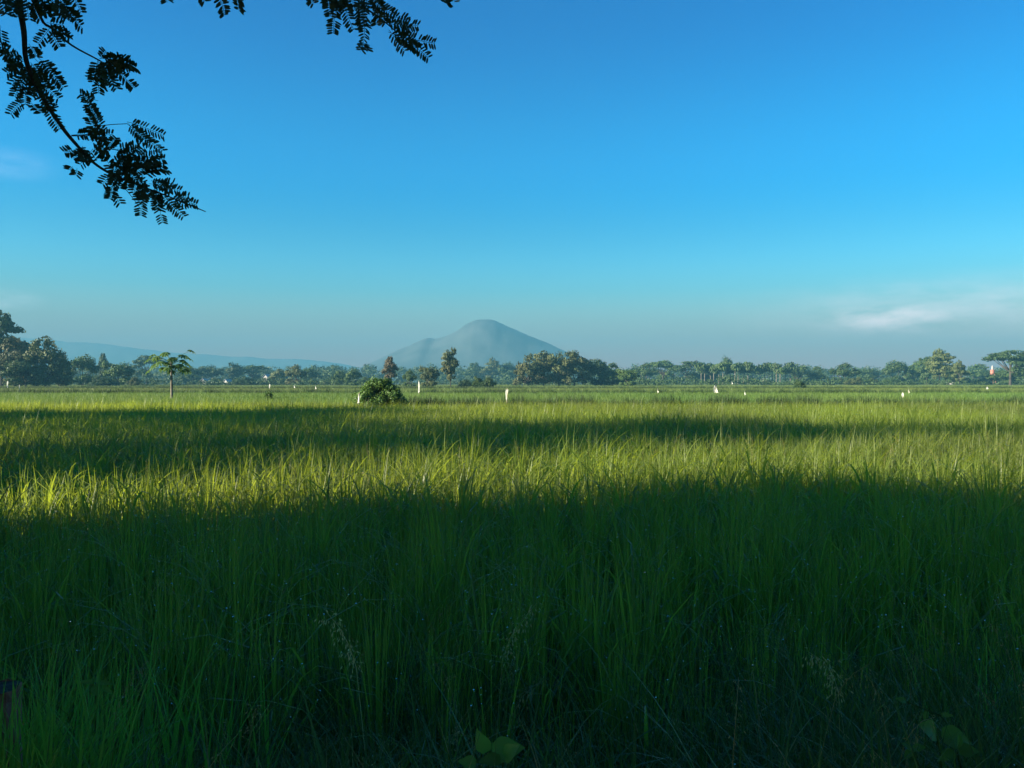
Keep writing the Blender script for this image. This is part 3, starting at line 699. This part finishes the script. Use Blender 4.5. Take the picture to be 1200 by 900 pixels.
# ------------------------------------------------------------------ flags and sheets that scare the birds
def flag(px, ytop, ybot, wpx, d, label, shape='sheet', lean=0.0, seed=0):
    rng = np.random.default_rng(int(px) + seed); p = pix(px, ytop, d); hpx = ybot - ytop; w = wpx / F * d; h = hpx / F * d
    w *= 0.85; t = empty('bird_scarer', (p.x, d, 0), R(-45)); tag(t, label, 'flag', 'white bird scarers in the rice')
    mb = MB(); tube(mb, bez((0, 0, -0.1), (0, 0, p.z * .5), (lean, 0, p.z + 0.05)), [0.014] * 8, 6); mb.build('stake', M['bamboo'], t, True)
    mb = MB(); nu, nv = 7, 9; vs = []
    for side in (-1, 1):
        for j in range(nv):
            for i in range(nu):
                u, v = i / (nu - 1), j / (nv - 1)
                ww = w * (v ** 0.8 if shape == 'tri' else 0.55 + 0.45 * math.sin(v * 2.8 + 0.3))
                xx = (u - (0.75 - 0.4 * v if shape == 'tri' else 0.5)) * ww
                yy = 0.06 * w / 0.25 * math.sin(u * 5 + v * 3 + px) + side * 0.003
                vs.append((xx + lean * (1 - v), yy - 0.02, p.z - h * v * (1 + 0.06 * math.sin(u * 6))))
    f = []
    for s in (0, 1):
        o = s * nu * nv
        for j in range(nv - 1):
            for i in range(nu - 1):
                q = [o + j * nu + i, o + j * nu + i + 1, o + (j + 1) * nu + i + 1, o + (j + 1) * nu + i]; f.append(q if s else q[::-1])
    rim = [j * nu for j in range(nv)] + [(nv - 1) * nu + i for i in range(1, nu)] + [j * nu + nu - 1 for j in range(nv - 2, -1, -1)] + [i for i in range(nu - 2, 0, -1)]
    for a, b in zip(rim, rim[1:] + rim[:1]): f.append([a, b, b + nu * nv, a + nu * nv])
    mb.add(vs, f); mb.build('sheet', M['cloth'], t, True)
FLAGS = [(594, 456, 470, 3.7, 46.5, 'tall white plastic sheet on a stake at the picture centre', 'sheet', 0.03),
 (839, 450.5, 460.5, 8, 92, 'white triangular flag in the field right of centre', 'tri', 0.0),
 (491, 446.5, 460, 2.2, 80, 'thin white pole-like strip right of the big bush', 'sheet', -0.02),
 (420, 461, 473, 4.2, 43, 'off-white rag leaning at the left foot of the big bush', 'sheet', 0.10),
 (771, 455, 460, 2.6, 90, 'small white rag between the centre sheet and the triangular flag', 'tri', 0.0),
 (873, 458.5, 463, 2.6, 76, 'small white rag right of the triangular flag', 'tri', 0.0),
 (1058, 460, 466, 2.4, 58, 'nearer of the pair of small white rags at right', 'sheet', 0.0),
 (1065, 456, 460.5, 2.4, 92, 'farther of the pair of small white rags at right', 'tri', 0.0),
 (1157, 452.5, 456, 2.2, 130, 'tiny white rag below the red tower at right', 'tri', 0.0),
 (9, 446.5, 454, 2.2, 150, 'white strip in front of the brownish tree at far left', 'sheet', 0.0),
 (23, 451, 459, 1.4, 96, 'thin pale strip in the field at far left', 'sheet', 0.0),
 (316, 450, 455, 1.8, 120, 'tiny white rag above the ragged weed bush', 'sheet', 0.0),
 (345, 450.5, 454.5, 2.2, 150, 'left of two tiny white rags under the brown-topped tree', 'tri', 0.0),
 (370, 451, 456, 2.4, 125, 'right of two tiny white rags under the brown-topped tree', 'tri', 0.0),
 (858, 446.5, 450, 2.4, 300, 'distant white rag before the pale-trunked row', 'tri', 0.0),
 (612, 450, 452.5, 1.6, 220, 'tiny white rag at the left foot of the brown-topped grove', 'tri', 0.0)]
for a in FLAGS: flag(*a)

# ------------------------------------------------------------------ houses among the trees, tower
def house(px, d, w, dep, hw, hr, rz, roof, label):
    x = (px - 600) / F * d; t = empty('house', (x, d, 0), rz); tag(t, label, 'house')
    mb = MB(); box(mb, (0, 0, hw / 2), (w, dep, hw))
    mb.add([(-w / 2, -dep / 2, hw), (-w / 2, dep / 2, hw), (-w / 2, 0, hw + hr * .93), (w / 2, -dep / 2, hw), (w / 2, dep / 2, hw), (w / 2, 0, hw + hr * .93)], [[0, 2, 1], [3, 4, 5]])
    mb.build('wall', M['wallw'], t)
    mb = MB(); e = 0.45; k = 0.10
    for s in (-1, 1):
        z0 = hw - hr * e / (dep / 2)
        a = [(-w / 2 - e, s * (dep / 2 + e), z0), (w / 2 + e, s * (dep / 2 + e), z0), (w / 2 + e, 0, hw + hr), (-w / 2 - e, 0, hw + hr)]
        b = [(q[0], q[1], q[2] + k) for q in a]
        mb.add(a + b, [[0, 1, 2, 3], [7, 6, 5, 4], [0, 4, 5, 1], [1, 5, 6, 2], [2, 6, 7, 3], [3, 7, 4, 0]])
    mb.build('roof', M[roof], t)
    mb = MB(); box(mb, (0.3, -dep / 2 - 0.02, 1.0), (0.95, 0.08, 2.0)); mb.build('door', M['bark'], t)
    for q in (-0.3, 0.33):
        mb = MB(); box(mb, (q * w, -dep / 2 - 0.015, 1.5), (1.0, 0.06, 1.0)); mb.build('window', M['dark'], t)
house(242, 405, 4.8, 4, 2.4, 1.5, 1.15, 'roofw', 'white-roofed house half hidden by shrubs right of the papaya')
house(267, 400, 2.6, 3.0, 2.4, 1.2, 1.0, 'roofw', 'narrow pale hut right of the white-roofed house')
house(313, 470, 3.4, 3.2, 5.2, 1.6, 1.2, 'roofw', 'tall house whose white roof shows between hazy trees')
house(894, 410, 5, 4, 2.6, 1.4, 1.2, 'roofw', 'small pale house behind the pale-trunked row')
house(1113, 372, 5.5, 4.5, 2.6, 1.7, 1.0, 'roofr', 'clay-roofed house under the yellowish pointed tree')
house(1133, 360, 5, 4, 2.7, 1.4, 1.1, 'roofw', 'white-roofed house right of the yellowish pointed tree')
house(1155, 365, 4.5, 4, 2.6, 1.3, 1.25, 'roofw', 'white-roofed house below the red tower')
def tower(px, d):
    x = (px - 600) / F * d; t = empty('water_tower', (x, d, 0)); tag(t, 'red tower with a white top rising among trees at right', 'tower')
    for sx in (-1, 1):
        for sy in (-1, 1):
            mb = MB(); tube(mb, [(sx * 1.1, sy * 1.1, 0), (sx * 0.6, sy * 0.6, 6.0)], [0.12, 0.10], 6); mb.build('leg', M['red'], t)
    mb = MB(); 
    for z in (2.0, 4.0):
        q = 1.1 - 0.05 * z
        for a, b in (((-q, -q), (q, -q)), ((q, -q), (q, q)), ((q, q), (-q, q)), ((-q, q), (-q, -q))): tube(mb, [(*a, z), (*b, z)], [0.07, 0.07], 5)
    mb.build('brace', M['red'], t)
    mb = MB(); tube(mb, [(0, 0, 5.9), (0, 0, 6.3), (0, 0, 7.6), (0, 0, 8.0)], [0.7, 0.95, 0.95, 0.6], 14); mb.build('tank', M['red'], t, False)
    mb = MB(); tube(mb, [(0, 0, 8.01), (0, 0, 8.6), (0, 0, 9.4), (0, 0, 9.9)], [0.45, 0.42, 0.38, 0.1], 12); mb.build('cap', M['wallw'], t, False)
tower(1163, 372)

# ------------------------------------------------------------------ the tree overhead: trunk, limbs, hanging twigs with pinnate leaves
def pinnate(mb, rng, base, tip, facing, pair=0.0087, ll=0.0240, lw=0.0060, sag=0.12, rad=0.0009):
    base, tip = Vector(base), Vector(tip); ax = tip - base; Ln = ax.length
    if Ln < 0.01: return
    ax.normalize(); n = Vector(facing).normalized(); side = ax.cross(n)
    if side.length < 1e-3: side = ax.cross(Vector((1, 0, 0.2)))
    side.normalize(); up = side.cross(ax)
    m = base.lerp(tip, 0.5) + up * (Ln * sag) * rng.uniform(-1, 1) + side * Ln * rng.uniform(-.10, .10)
    pts = bez(base, m, tip, 6); tube(mb, pts, [rad] * 6, 3, 0.3, 0, False)
    k = max(3, int(Ln / pair)); 
    for i in range(k):
        t = 0.12 + 0.88 * (i + 0.5) / k
        c = base * (1 - t) ** 2 + m * 2 * t * (1 - t) + tip * t * t
        d = ((m - base) * (1 - t) + (tip - m) * t).normalized()
        env = 0.70 + 0.30 * math.sin(min(1, t * 1.05) * math.pi * 0.9)
        for s in (-1, 1):
            if rng.uniform() < 0.05: continue
            a = R(rng.uniform(56, 72)); q = (d * math.cos(a) + side * (s * math.sin(a)) + up * rng.uniform(-.28, .28)).normalized()
            l = ll * env * rng.uniform(.85, 1.1); w = lw * rng.uniform(.85, 1.1); nn = (n + side * s * rng.uniform(-.1, .5) + Vector(rng.normal(size=3)) * 0.15).normalized()
            x = q.cross(nn).normalized() * (w / 2); b = c + q * 0.0012
            mb.add([tuple(v) for v in (b, b + q * l * .22 + x, b + q * l * .78 + x * .95, b + q * l, b + q * l * .78 - x * .95, b + q * l * .22 - x)], [[0, 1, 2, 3, 4, 5]], rng.uniform(0, 1))

TT = Vector((-4.2, -1.6, 0.55))
tama = empty('tamarind_tree', TT); tag(tama, 'dark feathery-leaved tree whose branches hang into the top left of the picture', 'tree')
rng = np.random.default_rng(14)
rel = lambda v: Vector(v) - TT
limb_a = Vector((-1.45, 2.35, 3.95)); limb_b = Vector((-0.55, 2.25, 3.70)); limb_c = Vector((-2.6, 2.6, 4.4))
mb = MB()
fork = Vector((-3.9, -1.3, 2.9))
tube(mb, [rel(p) for p in bez(TT, (-4.3, -1.6, 1.8), fork, 9)], [0.34, 0.28, 0.25, 0.24, 0.23, 0.225, 0.22, 0.215, 0.21], 12)
mb.build('trunk', M['bark'], tama, True)
for end, mid, r in ((limb_a, (-2.6, 0.4, 4.2), .10), (limb_b, (-2.2, 0.2, 4.4), .09), (limb_c, (-3.6, 1.0, 4.3), .09), ((1.8, 0.6, 5.6), (-1.5, -1.0, 4.8), .11), ((-7.5, -1.0, 6.0), (-5.6, -1.4, 4.8), .12), ((-4.5, -5.0, 6.4), (-4.4, -3.0, 5.0), .12), ((-3.5, -1.5, 8.2), (-3.9, -1.4, 5.4), .13), ((0.5, -4.0, 6.4), (-2, -2.6, 5.0), .11)):
    mb = MB(); pts = bez(fork - Vector((0, 0, 0.1)), mid, end, 9); tube(mb, [rel(p) for p in pts], [r * (1 - 0.095 * i) for i in range(9)], 8); mb.build('limb', M['bark'], tama, True)

def twig(path, r0, r1, name='branch', n=0):
    mb = MB(); P = [pix(*q) if not isinstance(q, Vector) else q for q in path]
    Q = []
    for i in range(len(P) - 1):
        a, b = P[max(i - 1, 0)], P[i]; c, d = P[i + 1], P[min(i + 2, len(P) - 1)]
        for j in range(4):
            t = j / 4; Q.append(0.5 * ((2 * b) + (c - a) * t + (2 * a - 5 * b + 4 * c - d) * t * t + (3 * b - a - 3 * c + d) * t ** 3))
    Q.append(P[-1]); m = len(Q)
    tube(mb, [rel(p) for p in Q], [r0 + (r1 - r0) * i / (m - 1) for i in range(m)], 6)
    return mb.build(name, M['twig'], tama, True)
main = [limb_a, (16, -60, 2.42), (22, 0, 2.45), (28, 37, 2.46), (31, 72, 2.48), (47, 109, 2.52), (72, 148, 2.56), (90, 170, 2.58), (109, 190, 2.60), (131, 204, 2.61), (165, 218, 2.62), (202, 232, 2.63), (241, 248, 2.64)]
twig(main, 0.0105, 0.0015)
twig([limb_a, (28, -50, 2.5), (47, 19, 2.55), (62, 34, 2.57), (84, 53, 2.6), (115, 70, 2.62), (128, 78, 2.63)], 0.006, 0.0016)
twig([(84, 159, 2.57), (103, 157, 2.55), (115, 140, 2.53), (103, 113, 2.5)], 0.0022, 0.0010)
twig([(115, 148, 2.53), (130, 146, 2.51), (149, 145, 2.5)], 0.0014, 0.0010)
twig([(109, 190, 2.6), (125, 175, 2.57), (150, 180, 2.55), (190, 196, 2.54)], 0.0020, 0.0008)
twig([(131, 204, 2.61), (150, 225, 2.6), (165, 245, 2.58)], 0.0016, 0.0008)
twig([limb_b, (392, -60, 2.4), (400, 0, 2.42), (425, 8, 2.43), (450, 25, 2.44), (465, 38, 2.44)], 0.006, 0.0012)
twig([limb_b, (262, -50, 2.5), (258, -5, 2.5)], 0.004, 0.0012)
twig([limb_b, (525, -40, 2.3), (523, -3, 2.3)], 0.004, 0.0010)
twig([limb_c, (-18, -30, 2.55), (-8, 20, 2.52), (5, 60, 2.5), (12, 80, 2.49)], 0.005, 0.0010)

Z1 = [ # leaves of the left branch in a 3.213x enlargement: base x, y, tip x, y
 (0,-30,25,55),(20,-10,70,65),(60,-40,45,40),(100,-10,110,75),(130,-20,180,48),(120,5,150,70),(165,-25,182,40),(190,-10,250,62),(200,10,312,108),(215,-20,250,30),(270,-20,305,48),(240,20,290,70),
 (180,92,262,145),(190,100,142,165),(190,118,225,178),(175,85,240,95),(200,112,258,128),
 (375,222,400,193),(380,220,518,260),(380,228,440,335),(372,228,345,290),(378,240,372,352),(420,238,508,332),(400,225,420,320),(385,215,450,215),(368,225,350,310),(430,215,490,235),(390,235,470,262),(395,240,390,330),(400,220,440,280),(375,235,385,300),(410,225,500,250),
 (100,225,15,205),(60,215,-10,170),(0,95,15,210),(108,165,135,215),(130,220,240,332),(140,213,232,318),(120,240,55,365),(108,248,25,275),(112,262,45,320),(130,290,222,372),(100,318,95,395),(92,378,40,432),(118,388,158,425),(150,335,225,488),(155,345,200,410),(100,240,150,330),(115,235,165,300),(105,270,80,345),(120,300,150,370),(60,255,15,230),(90,230,40,245),(140,270,120,360),(128,250,175,335),(110,280,140,340),
 (400,520,318,355),(390,518,335,440),(370,380,300,355),(398,530,335,480),(370,450,330,400),
 (478,458,618,512),(478,466,612,568),(480,462,560,540),
 (330,565,275,595),(270,508,400,520),(290,545,345,610),(330,530,425,505),(420,592,355,560),(440,562,522,545),(430,592,545,555),(440,602,620,598),(450,640,415,725),(450,640,485,705),(500,622,605,580),(530,640,632,640),(520,680,505,725),(530,700,530,812),(560,692,655,690),(580,702,612,840),(620,740,692,818),(650,745,712,740),(680,755,742,772),(420,655,385,695),(420,700,412,748),(430,735,452,768),(290,635,285,660),(290,560,240,572),
 (350,560,300,620),(400,560,430,520),(430,620,500,560),(440,650,520,620),(460,640,540,690),(470,600,560,620),(480,620,470,700),(500,650,590,610),(510,660,560,740),(540,660,620,620),(430,640,400,600),(420,630,450,710),(550,690,540,760),(570,680,640,720),(600,720,660,790),(590,700,680,720),(640,740,700,770),(600,710,590,790),(350,540,410,570),(310,550,330,610),(445,600,430,690),(455,610,510,680)]
lf = MB()
rng = np.random.default_rng(15)
for bx, by, tx, ty in Z1:
    db = 2.45 + 0.2 * min(1, max(0, by / 700)) + rng.uniform(-.04, .04); dt = db + rng.uniform(-.07, .05)
    a, b = pix(bx / 3.213, by / 3.213, db), pix(tx / 3.213, ty / 3.213, dt)
    fc = (Vector((0, 0, HC)) - a).normalized() + Vector(rng.normal(size=3)) * 0.24
    pinnate(lf, rng, rel(a), rel(b), fc)
    if rng.uniform() < 0.08:
        ax = b - a; q = Matrix.Rotation(rng.choice([-1, 1]) * rng.uniform(.25, .55), 3, 'Y') @ ax * rng.uniform(.6, .9); a2 = a + ax * rng.uniform(0, .15) + Vector((0, rng.uniform(-.03, .03), 0))
        pinnate(lf, rng, rel(a2), rel(a2 + q), fc)
Z2 = [(235,-30,262,57),(300,-30,316,38),(165,-20,190,6),(48,-25,50,9),(578,-20,592,12),(648,-20,655,62),(680,0,665,124),(700,-10,742,112),(780,-20,778,150),(760,-10,775,100),(776,152,768,188),(776,152,792,185),(805,0,890,55),(840,15,825,92),(850,70,980,95),(868,118,1042,160),(880,122,1018,215),(1078,-20,1088,14),(1112,-20,1114,8),
 (650,-40,700,30),(690,-40,720,40),(730,-40,745,40),(770,-40,800,30),(800,-20,850,40),(640,-20,650,30),(820,30,860,85),(740,-30,790,25),(700,-30,680,30),(865,80,950,110),(870,110,930,190),(790,-30,840,10),(890,125,980,180),(860,60,940,75)]
for bx, by, tx, ty in Z2:
    db = 2.42 + rng.uniform(-.05, .05); a, b = pix(180 + bx / 3.158, by / 3.158, db), pix(180 + tx / 3.158, ty / 3.158, db + rng.uniform(-.05, .04))
    fc = (Vector((0, 0, HC)) - a).normalized() + Vector(rng.normal(size=3)) * 0.24
    pinnate(lf, rng, rel(a), rel(b), fc)
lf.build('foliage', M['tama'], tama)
# crown above the picture: the same leaves, coarser, on lobes around the limbs
mb = MB(); lob = [((-1.3, 1.2, 5.0), 2.2), ((1.6, -0.4, 5.8), 2.5), ((-4.0, -1.5, 7.6), 2.6), ((-7.2, -1.2, 6.0), 2.4), ((-4.4, -4.8, 6.4), 2.6), ((0.2, -4.0, 6.4), 2.6), ((-4.2, 1.6, 5.6), 2.0), ((-1.2, -1.4, 7.4), 2.6), ((3.6, -2.0, 5.4), 2.0)]
n = 0
while n < 9000:
    c, r = lob[rng.integers(len(lob))]; u = rand_unit(rng, 1)[0] * r * rng.uniform(0.35, 1.0) * np.array([1.1, 1.1, 0.75]); p = Vector(c) + Vector(u)
    if p.z < 3.2 + 0.56 * max(p.y, 0) or p.z < 3.1: continue
    d = Vector((rng.normal(), rng.normal(), rng.normal() - 0.5)).normalized(); q = p + d * rng.uniform(.12, .20)
    if q.z < 2.75 + 0.56 * max(q.y, 0): continue
    pinnate(mb, rng, rel(p), rel(q), (rng.normal() * .5, rng.normal() * .5, 1), 0.030, 0.042, 0.018, 0.12, 0.002); n += 1
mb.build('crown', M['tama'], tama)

mb = MB(); rng = np.random.default_rng(16); L2 = []  # extra unseen canopy, added overhead to cut skylight on the foreground
for x in np.arange(-11, 12, 3.1):
    for y in np.arange(-6, 9.5, 3.1):
        z = 5.4 + 0.56 * max(y, 0) + rng.uniform(0.3, 1.2) + 1.2
        L2.append(((x + 4.2 + rng.uniform(-.8, .8), y + 1.6 + rng.uniform(-.8, .8), z - 0.55 + rng.uniform(0, 1.0)), (2.1, 2.1, 1.25)))
crown(mb, rng, L2, 26000, 0.26, 12, 0.5, 0.5)
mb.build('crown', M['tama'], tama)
for c, rr in L2[::5]:
    mb = MB(); tube(mb, bez(fork - TT, (c[0] * .5, c[1] * .4, c[2] * .75), c, 9), [.12 * (1 - 0.095 * i) for i in range(9)], 7); mb.build('limb', M['bark'], tama, True)

# roadside trees to the left and behind: outside the picture, they throw the shade on the field
def roadside(x, y, h, w, zc, label, n=9000, leaf=0.30, mat='green', seed=0, r=0.25, shape='broad'):
    rng = np.random.default_rng(seed + 900); t = empty('roadside_tree', (x, y, 0)); tag(t, label, 'tree', 'roadside trees outside the picture')
    L = []; zm = (zc + h) / 2; hz = (h - zc) / 2
    for i in range(15):
        u = rand_unit(rng, 1)[0] * rng.uniform(0.35, 0.72)
        L.append(((u[0] * w / 2, u[1] * w / 2, zm + u[2] * hz), (w * 0.19, w * 0.19, hz * 0.36)))
    L.append(((0, 0, zm), (w * .3, w * .3, hz * .6)))
    mb = MB(); crown(mb, rng, L, n, leaf, 14, 0.5, 0.6); mb.build('crown', M[mat], t)
    mb = MB(); limbs(mb, rng, r, max(1.0, zc * 0.9), L[:8]); mb.build('trunk', M['bark'], t, True)
roadside(-36, 24.2, 13.2, 15.5, 1.2, 'leafy roadside tree out of frame at left beyond the broad one', 22000, 0.37, seed=11)
roadside(-30, 16.0, 13.5, 13.0, 1.6, 'broad roadside tree out of frame at left', 3800, 0.40, seed=1)
roadside(-40, 7.0, 16.5, 7.0, 6.0, 'slim roadside tree out of frame at left', 7000, 0.34, seed=2)
roadside(-18, 8.8, 5.7, 7.5, 1.0, 'small sparse roadside tree out of frame at left', 5500, 0.26, seed=9)
roadside(-14, 4.9, 4.4, 4.6, 0.6, 'thin low roadside tree out of frame at left', 3200, 0.22, seed=10)
roadside(-42, 5.0, 21.0, 9.5, 10.0, 'very tall ragged roadside tree out of frame at left', 2300, 0.5, seed=14)
roadside(-46, 1.6, 18.0, 8.0, 7.0, 'open-crowned roadside tree out of frame far to the left', 450, 0.55, seed=12)
roadside(-24, 8.6, 9.8, 5.0, 4.0, 'lacy roadside tree out of frame at left', 330, 0.45, seed=13)
roadside(-16, 2.2, 8.5, 9.5, 0.8, 'low dense roadside tree nearest the left of the camera', 16000, 0.28, seed=3)
roadside(-25, -2.2, 12.5, 10.5, 2.0, 'tall roadside tree behind the left of the camera', 15000, 0.33, seed=4)
roadside(-13, -9.0, 8.0, 10.0, 0.8, 'dense roadside tree behind the camera at left', 14000, 0.3, seed=5)
roadside(6.5, -6.5, 9.0, 10.0, 2.4, 'roadside tree behind the camera at right', 14000, 0.28, seed=6)
roadside(-3.0, -12, 10.0, 11.0, 1.5, 'roadside tree straight behind the camera', 14000, 0.3, seed=7)
roadside(16, -8, 10.0, 11.0, 1.5, 'roadside tree far behind the camera at right', 12000, 0.32, seed=8)

# ------------------------------------------------------------------ air
HZ = dict(density=0.00052, color=(0.102, 0.300, 0.415), aniso=0.0, top=186.0)
mb = MB(); box(mb, (0, 1450, HZ['top'] / 2 - 1.5), (6600, 4100, HZ['top'] + 1.0))
m, t_, N, L = nt('haze_air')
pv = N.new('ShaderNodeVolumePrincipled'); pv.inputs['Color'].default_value = (*HZ['color'], 1); pv.inputs['Density'].default_value = HZ['density']
pv.inputs['Anisotropy'].default_value = HZ['aniso']; pv.inputs['Density Attribute'].default_value = ''
out = N.new('ShaderNodeOutputMaterial'); L.new(pv.outputs[0], out.inputs['Volume'])
tag(mb.build('haze', m), label='pale blue morning haze over the whole field', kind='stuff')

# ------------------------------------------------------------------ light, sky
ELEV, AZB = 17.0, 18.0     # sun: low, from the left and a little behind
sv = Vector((-math.cos(R(AZB)) * math.cos(R(ELEV)), -math.sin(R(AZB)) * math.cos(R(ELEV)), math.sin(R(ELEV))))
sl = bpy.data.lights.new('sun', 'SUN'); sl.energy = 5.0; sl.angle = R(0.53); sl.color = (1.0, 0.91, 0.72)
so = link('sun', sl); so.rotation_euler = sv.to_track_quat('Z', 'Y').to_euler(); so.location = (-50, -20, 40)

w = bpy.data.worlds.new('World'); scene.world = w; w.use_nodes = True
N, L = w.node_tree.nodes, w.node_tree.links; N.clear()
sky = N.new('ShaderNodeTexSky'); sky.sky_type = 'NISHITA'; sky.sun_disc = False
sky.sun_elevation = R(ELEV); sky.sun_rotation = math.atan2(sv.x, sv.y); sky.altitude = 0
sky.air_density = 1.0; sky.dust_density = 0.0; sky.ozone_density = 2.0
hs = N.new('ShaderNodeHueSaturation'); hs.inputs['Saturation'].default_value = 2.6; hs.inputs['Hue'].default_value = 0.503; hs.inputs['Value'].default_value = 1.0
L.new(sky.outputs[0], hs.inputs['Color'])
# thin clouds low on the right and at the left
tc = N.new('ShaderNodeTexCoord'); mp = N.new('ShaderNodeMapping'); mp.inputs['Scale'].default_value = (5.0, 5.0, 18.0)
L.new(tc.outputs['Generated'], mp.inputs['Vector'])
nz = N.new('ShaderNodeTexNoise'); nz.inputs['Scale'].default_value = 3.0; nz.inputs['Detail'].default_value = 7; nz.inputs['Roughness'].default_value = 0.6
L.new(mp.outputs[0], nz.inputs['Vector'])
sx = N.new('ShaderNodeSeparateXYZ'); L.new(tc.outputs['Generated'], sx.inputs[0])
mz = N.new('ShaderNodeValToRGB'); mz.color_ramp.interpolation = 'EASE'        # elevation grade painted into the sky colour, darkest low down
for k_, (p_, c_) in enumerate(((0.0, (0.50, 0.165, 0.135)), (0.16, (0.55, 0.84, 0.82)), (0.27, (0.55, 0.95, 0.96)), (0.43, (0.55, 0.76, 0.88)))):
    e_ = mz.color_ramp.elements[k_] if k_ < 2 else mz.color_ramp.elements.new(p_)
    e_.position = p_; e_.color = (*c_, 1)
L.new(sx.outputs['Z'], mz.inputs[0])
gv = N.new('ShaderNodeVectorMath'); gv.operation = 'SCALE'; gv.inputs['Scale'].default_value = 1.1; L.new(mz.outputs['Color'], gv.inputs[0])
gr = gv.outputs[0]
m0 = N.new('ShaderNodeMapRange'); m0.interpolation_type = 'SMOOTHSTEP'; m0.inputs['From Min'].default_value = -0.02; m0.inputs['From Max'].default_value = 0.24
L.new(sx.outputs['Z'], m0.inputs['Value']); vivid = mixc(N, L, m0.outputs['Result'], sky.outputs[0], hs.outputs['Color'])
vm = N.new('ShaderNodeVectorMath'); vm.operation = 'MULTIPLY'; L.new(vivid, vm.inputs[0]); L.new(gr, vm.inputs[1])
col = vm.outputs[0]
def cloud(px, py, sx, sz, amt, lo, hi, c):
    global col
    d = Vector(((px - 600) / F, 1, (CY - py) / F)).normalized()
    s = N.new('ShaderNodeVectorMath'); s.operation = 'SUBTRACT'; s.inputs[1].default_value = d; L.new(tc.outputs['Generated'], s.inputs[0])
    q = N.new('ShaderNodeVectorMath'); q.operation = 'MULTIPLY'; q.inputs[1].default_value = (1 / sx, 0.6 / sx, 1 / sz); L.new(s.outputs[0], q.inputs[0])
    ln = N.new('ShaderNodeVectorMath'); ln.operation = 'LENGTH'; L.new(q.outputs[0], ln.inputs[0])
    m1 = N.new('ShaderNodeMapRange'); m1.interpolation_type = 'SMOOTHSTEP'
    for nm, v in (('From Min', 1.0), ('From Max', 0.0), ('To Min', 0.0), ('To Max', 1.0)): m1.inputs[nm].default_value = v
    L.new(ln.outputs['Value'], m1.inputs['Value'])
    m2 = N.new('ShaderNodeMapRange'); m2.inputs['From Min'].default_value = lo; m2.inputs['From Max'].default_value = hi; L.new(nz.outputs['Fac'], m2.inputs['Value'])
    mu = N.new('ShaderNodeMath'); mu.operation = 'MULTIPLY'; L.new(m1.outputs[0], mu.inputs[0]); L.new(m2.outputs[0], mu.inputs[1])
    m3 = N.new('ShaderNodeMath'); m3.operation = 'MULTIPLY'; m3.inputs[1].default_value = amt; L.new(mu.outputs[0], m3.inputs[0])
    col = mixc(N, L, m3.outputs[0], col, c)
cloud(1045, 374, 0.085, 0.020, 0.50, 0.40, 0.62, (13, 9.6, 9.2))
cloud(1140, 362, 0.30, 0.050, 0.40, 0.28, 0.7, (8.5, 7.2, 7.6))
cloud(5, 190, 0.06, 0.022, 0.14, 0.3, 0.65, (6, 7, 9))
cloud(0, 352, 0.05, 0.016, 0.25, 0.3, 0.65, (9, 9, 10))
bg = N.new('ShaderNodeBackground'); bg.inputs['Strength'].default_value = 0.050; L.new(col, bg.inputs['Color'])
wo = N.new('ShaderNodeOutputWorld'); L.new(bg.outputs[0], wo.inputs['Surface'])

# ------------------------------------------------------------------ camera, render settings
cd = bpy.data.cameras.new('camera'); cam = link('camera', cd); cam.location = (0, 0, HC); cam.rotation_euler = (R(90), 0, 0)
cd.sensor_width = 36; cd.lens = 36 * F / 1200; cd.shift_y = (CY - 450) / 1200.0; cd.clip_start = 0.05; cd.clip_end = 20000
scene.camera = cam
scene.view_settings.view_transform = 'Standard'; scene.view_settings.look = 'None'; scene.view_settings.gamma = 1
scene.view_settings.exposure = 2.15
scene.render.engine = 'CYCLES'
cy = scene.cycles
cy.use_denoising = True; cy.max_bounces = 7; cy.diffuse_bounces = 3; cy.glossy_bounces = 2; cy.transmission_bounces = 4; cy.volume_bounces = 1; cy.transparent_max_bounces = 8
cy.caustics_reflective = False; cy.caustics_refractive = False; cy.sample_clamp_indirect = 6
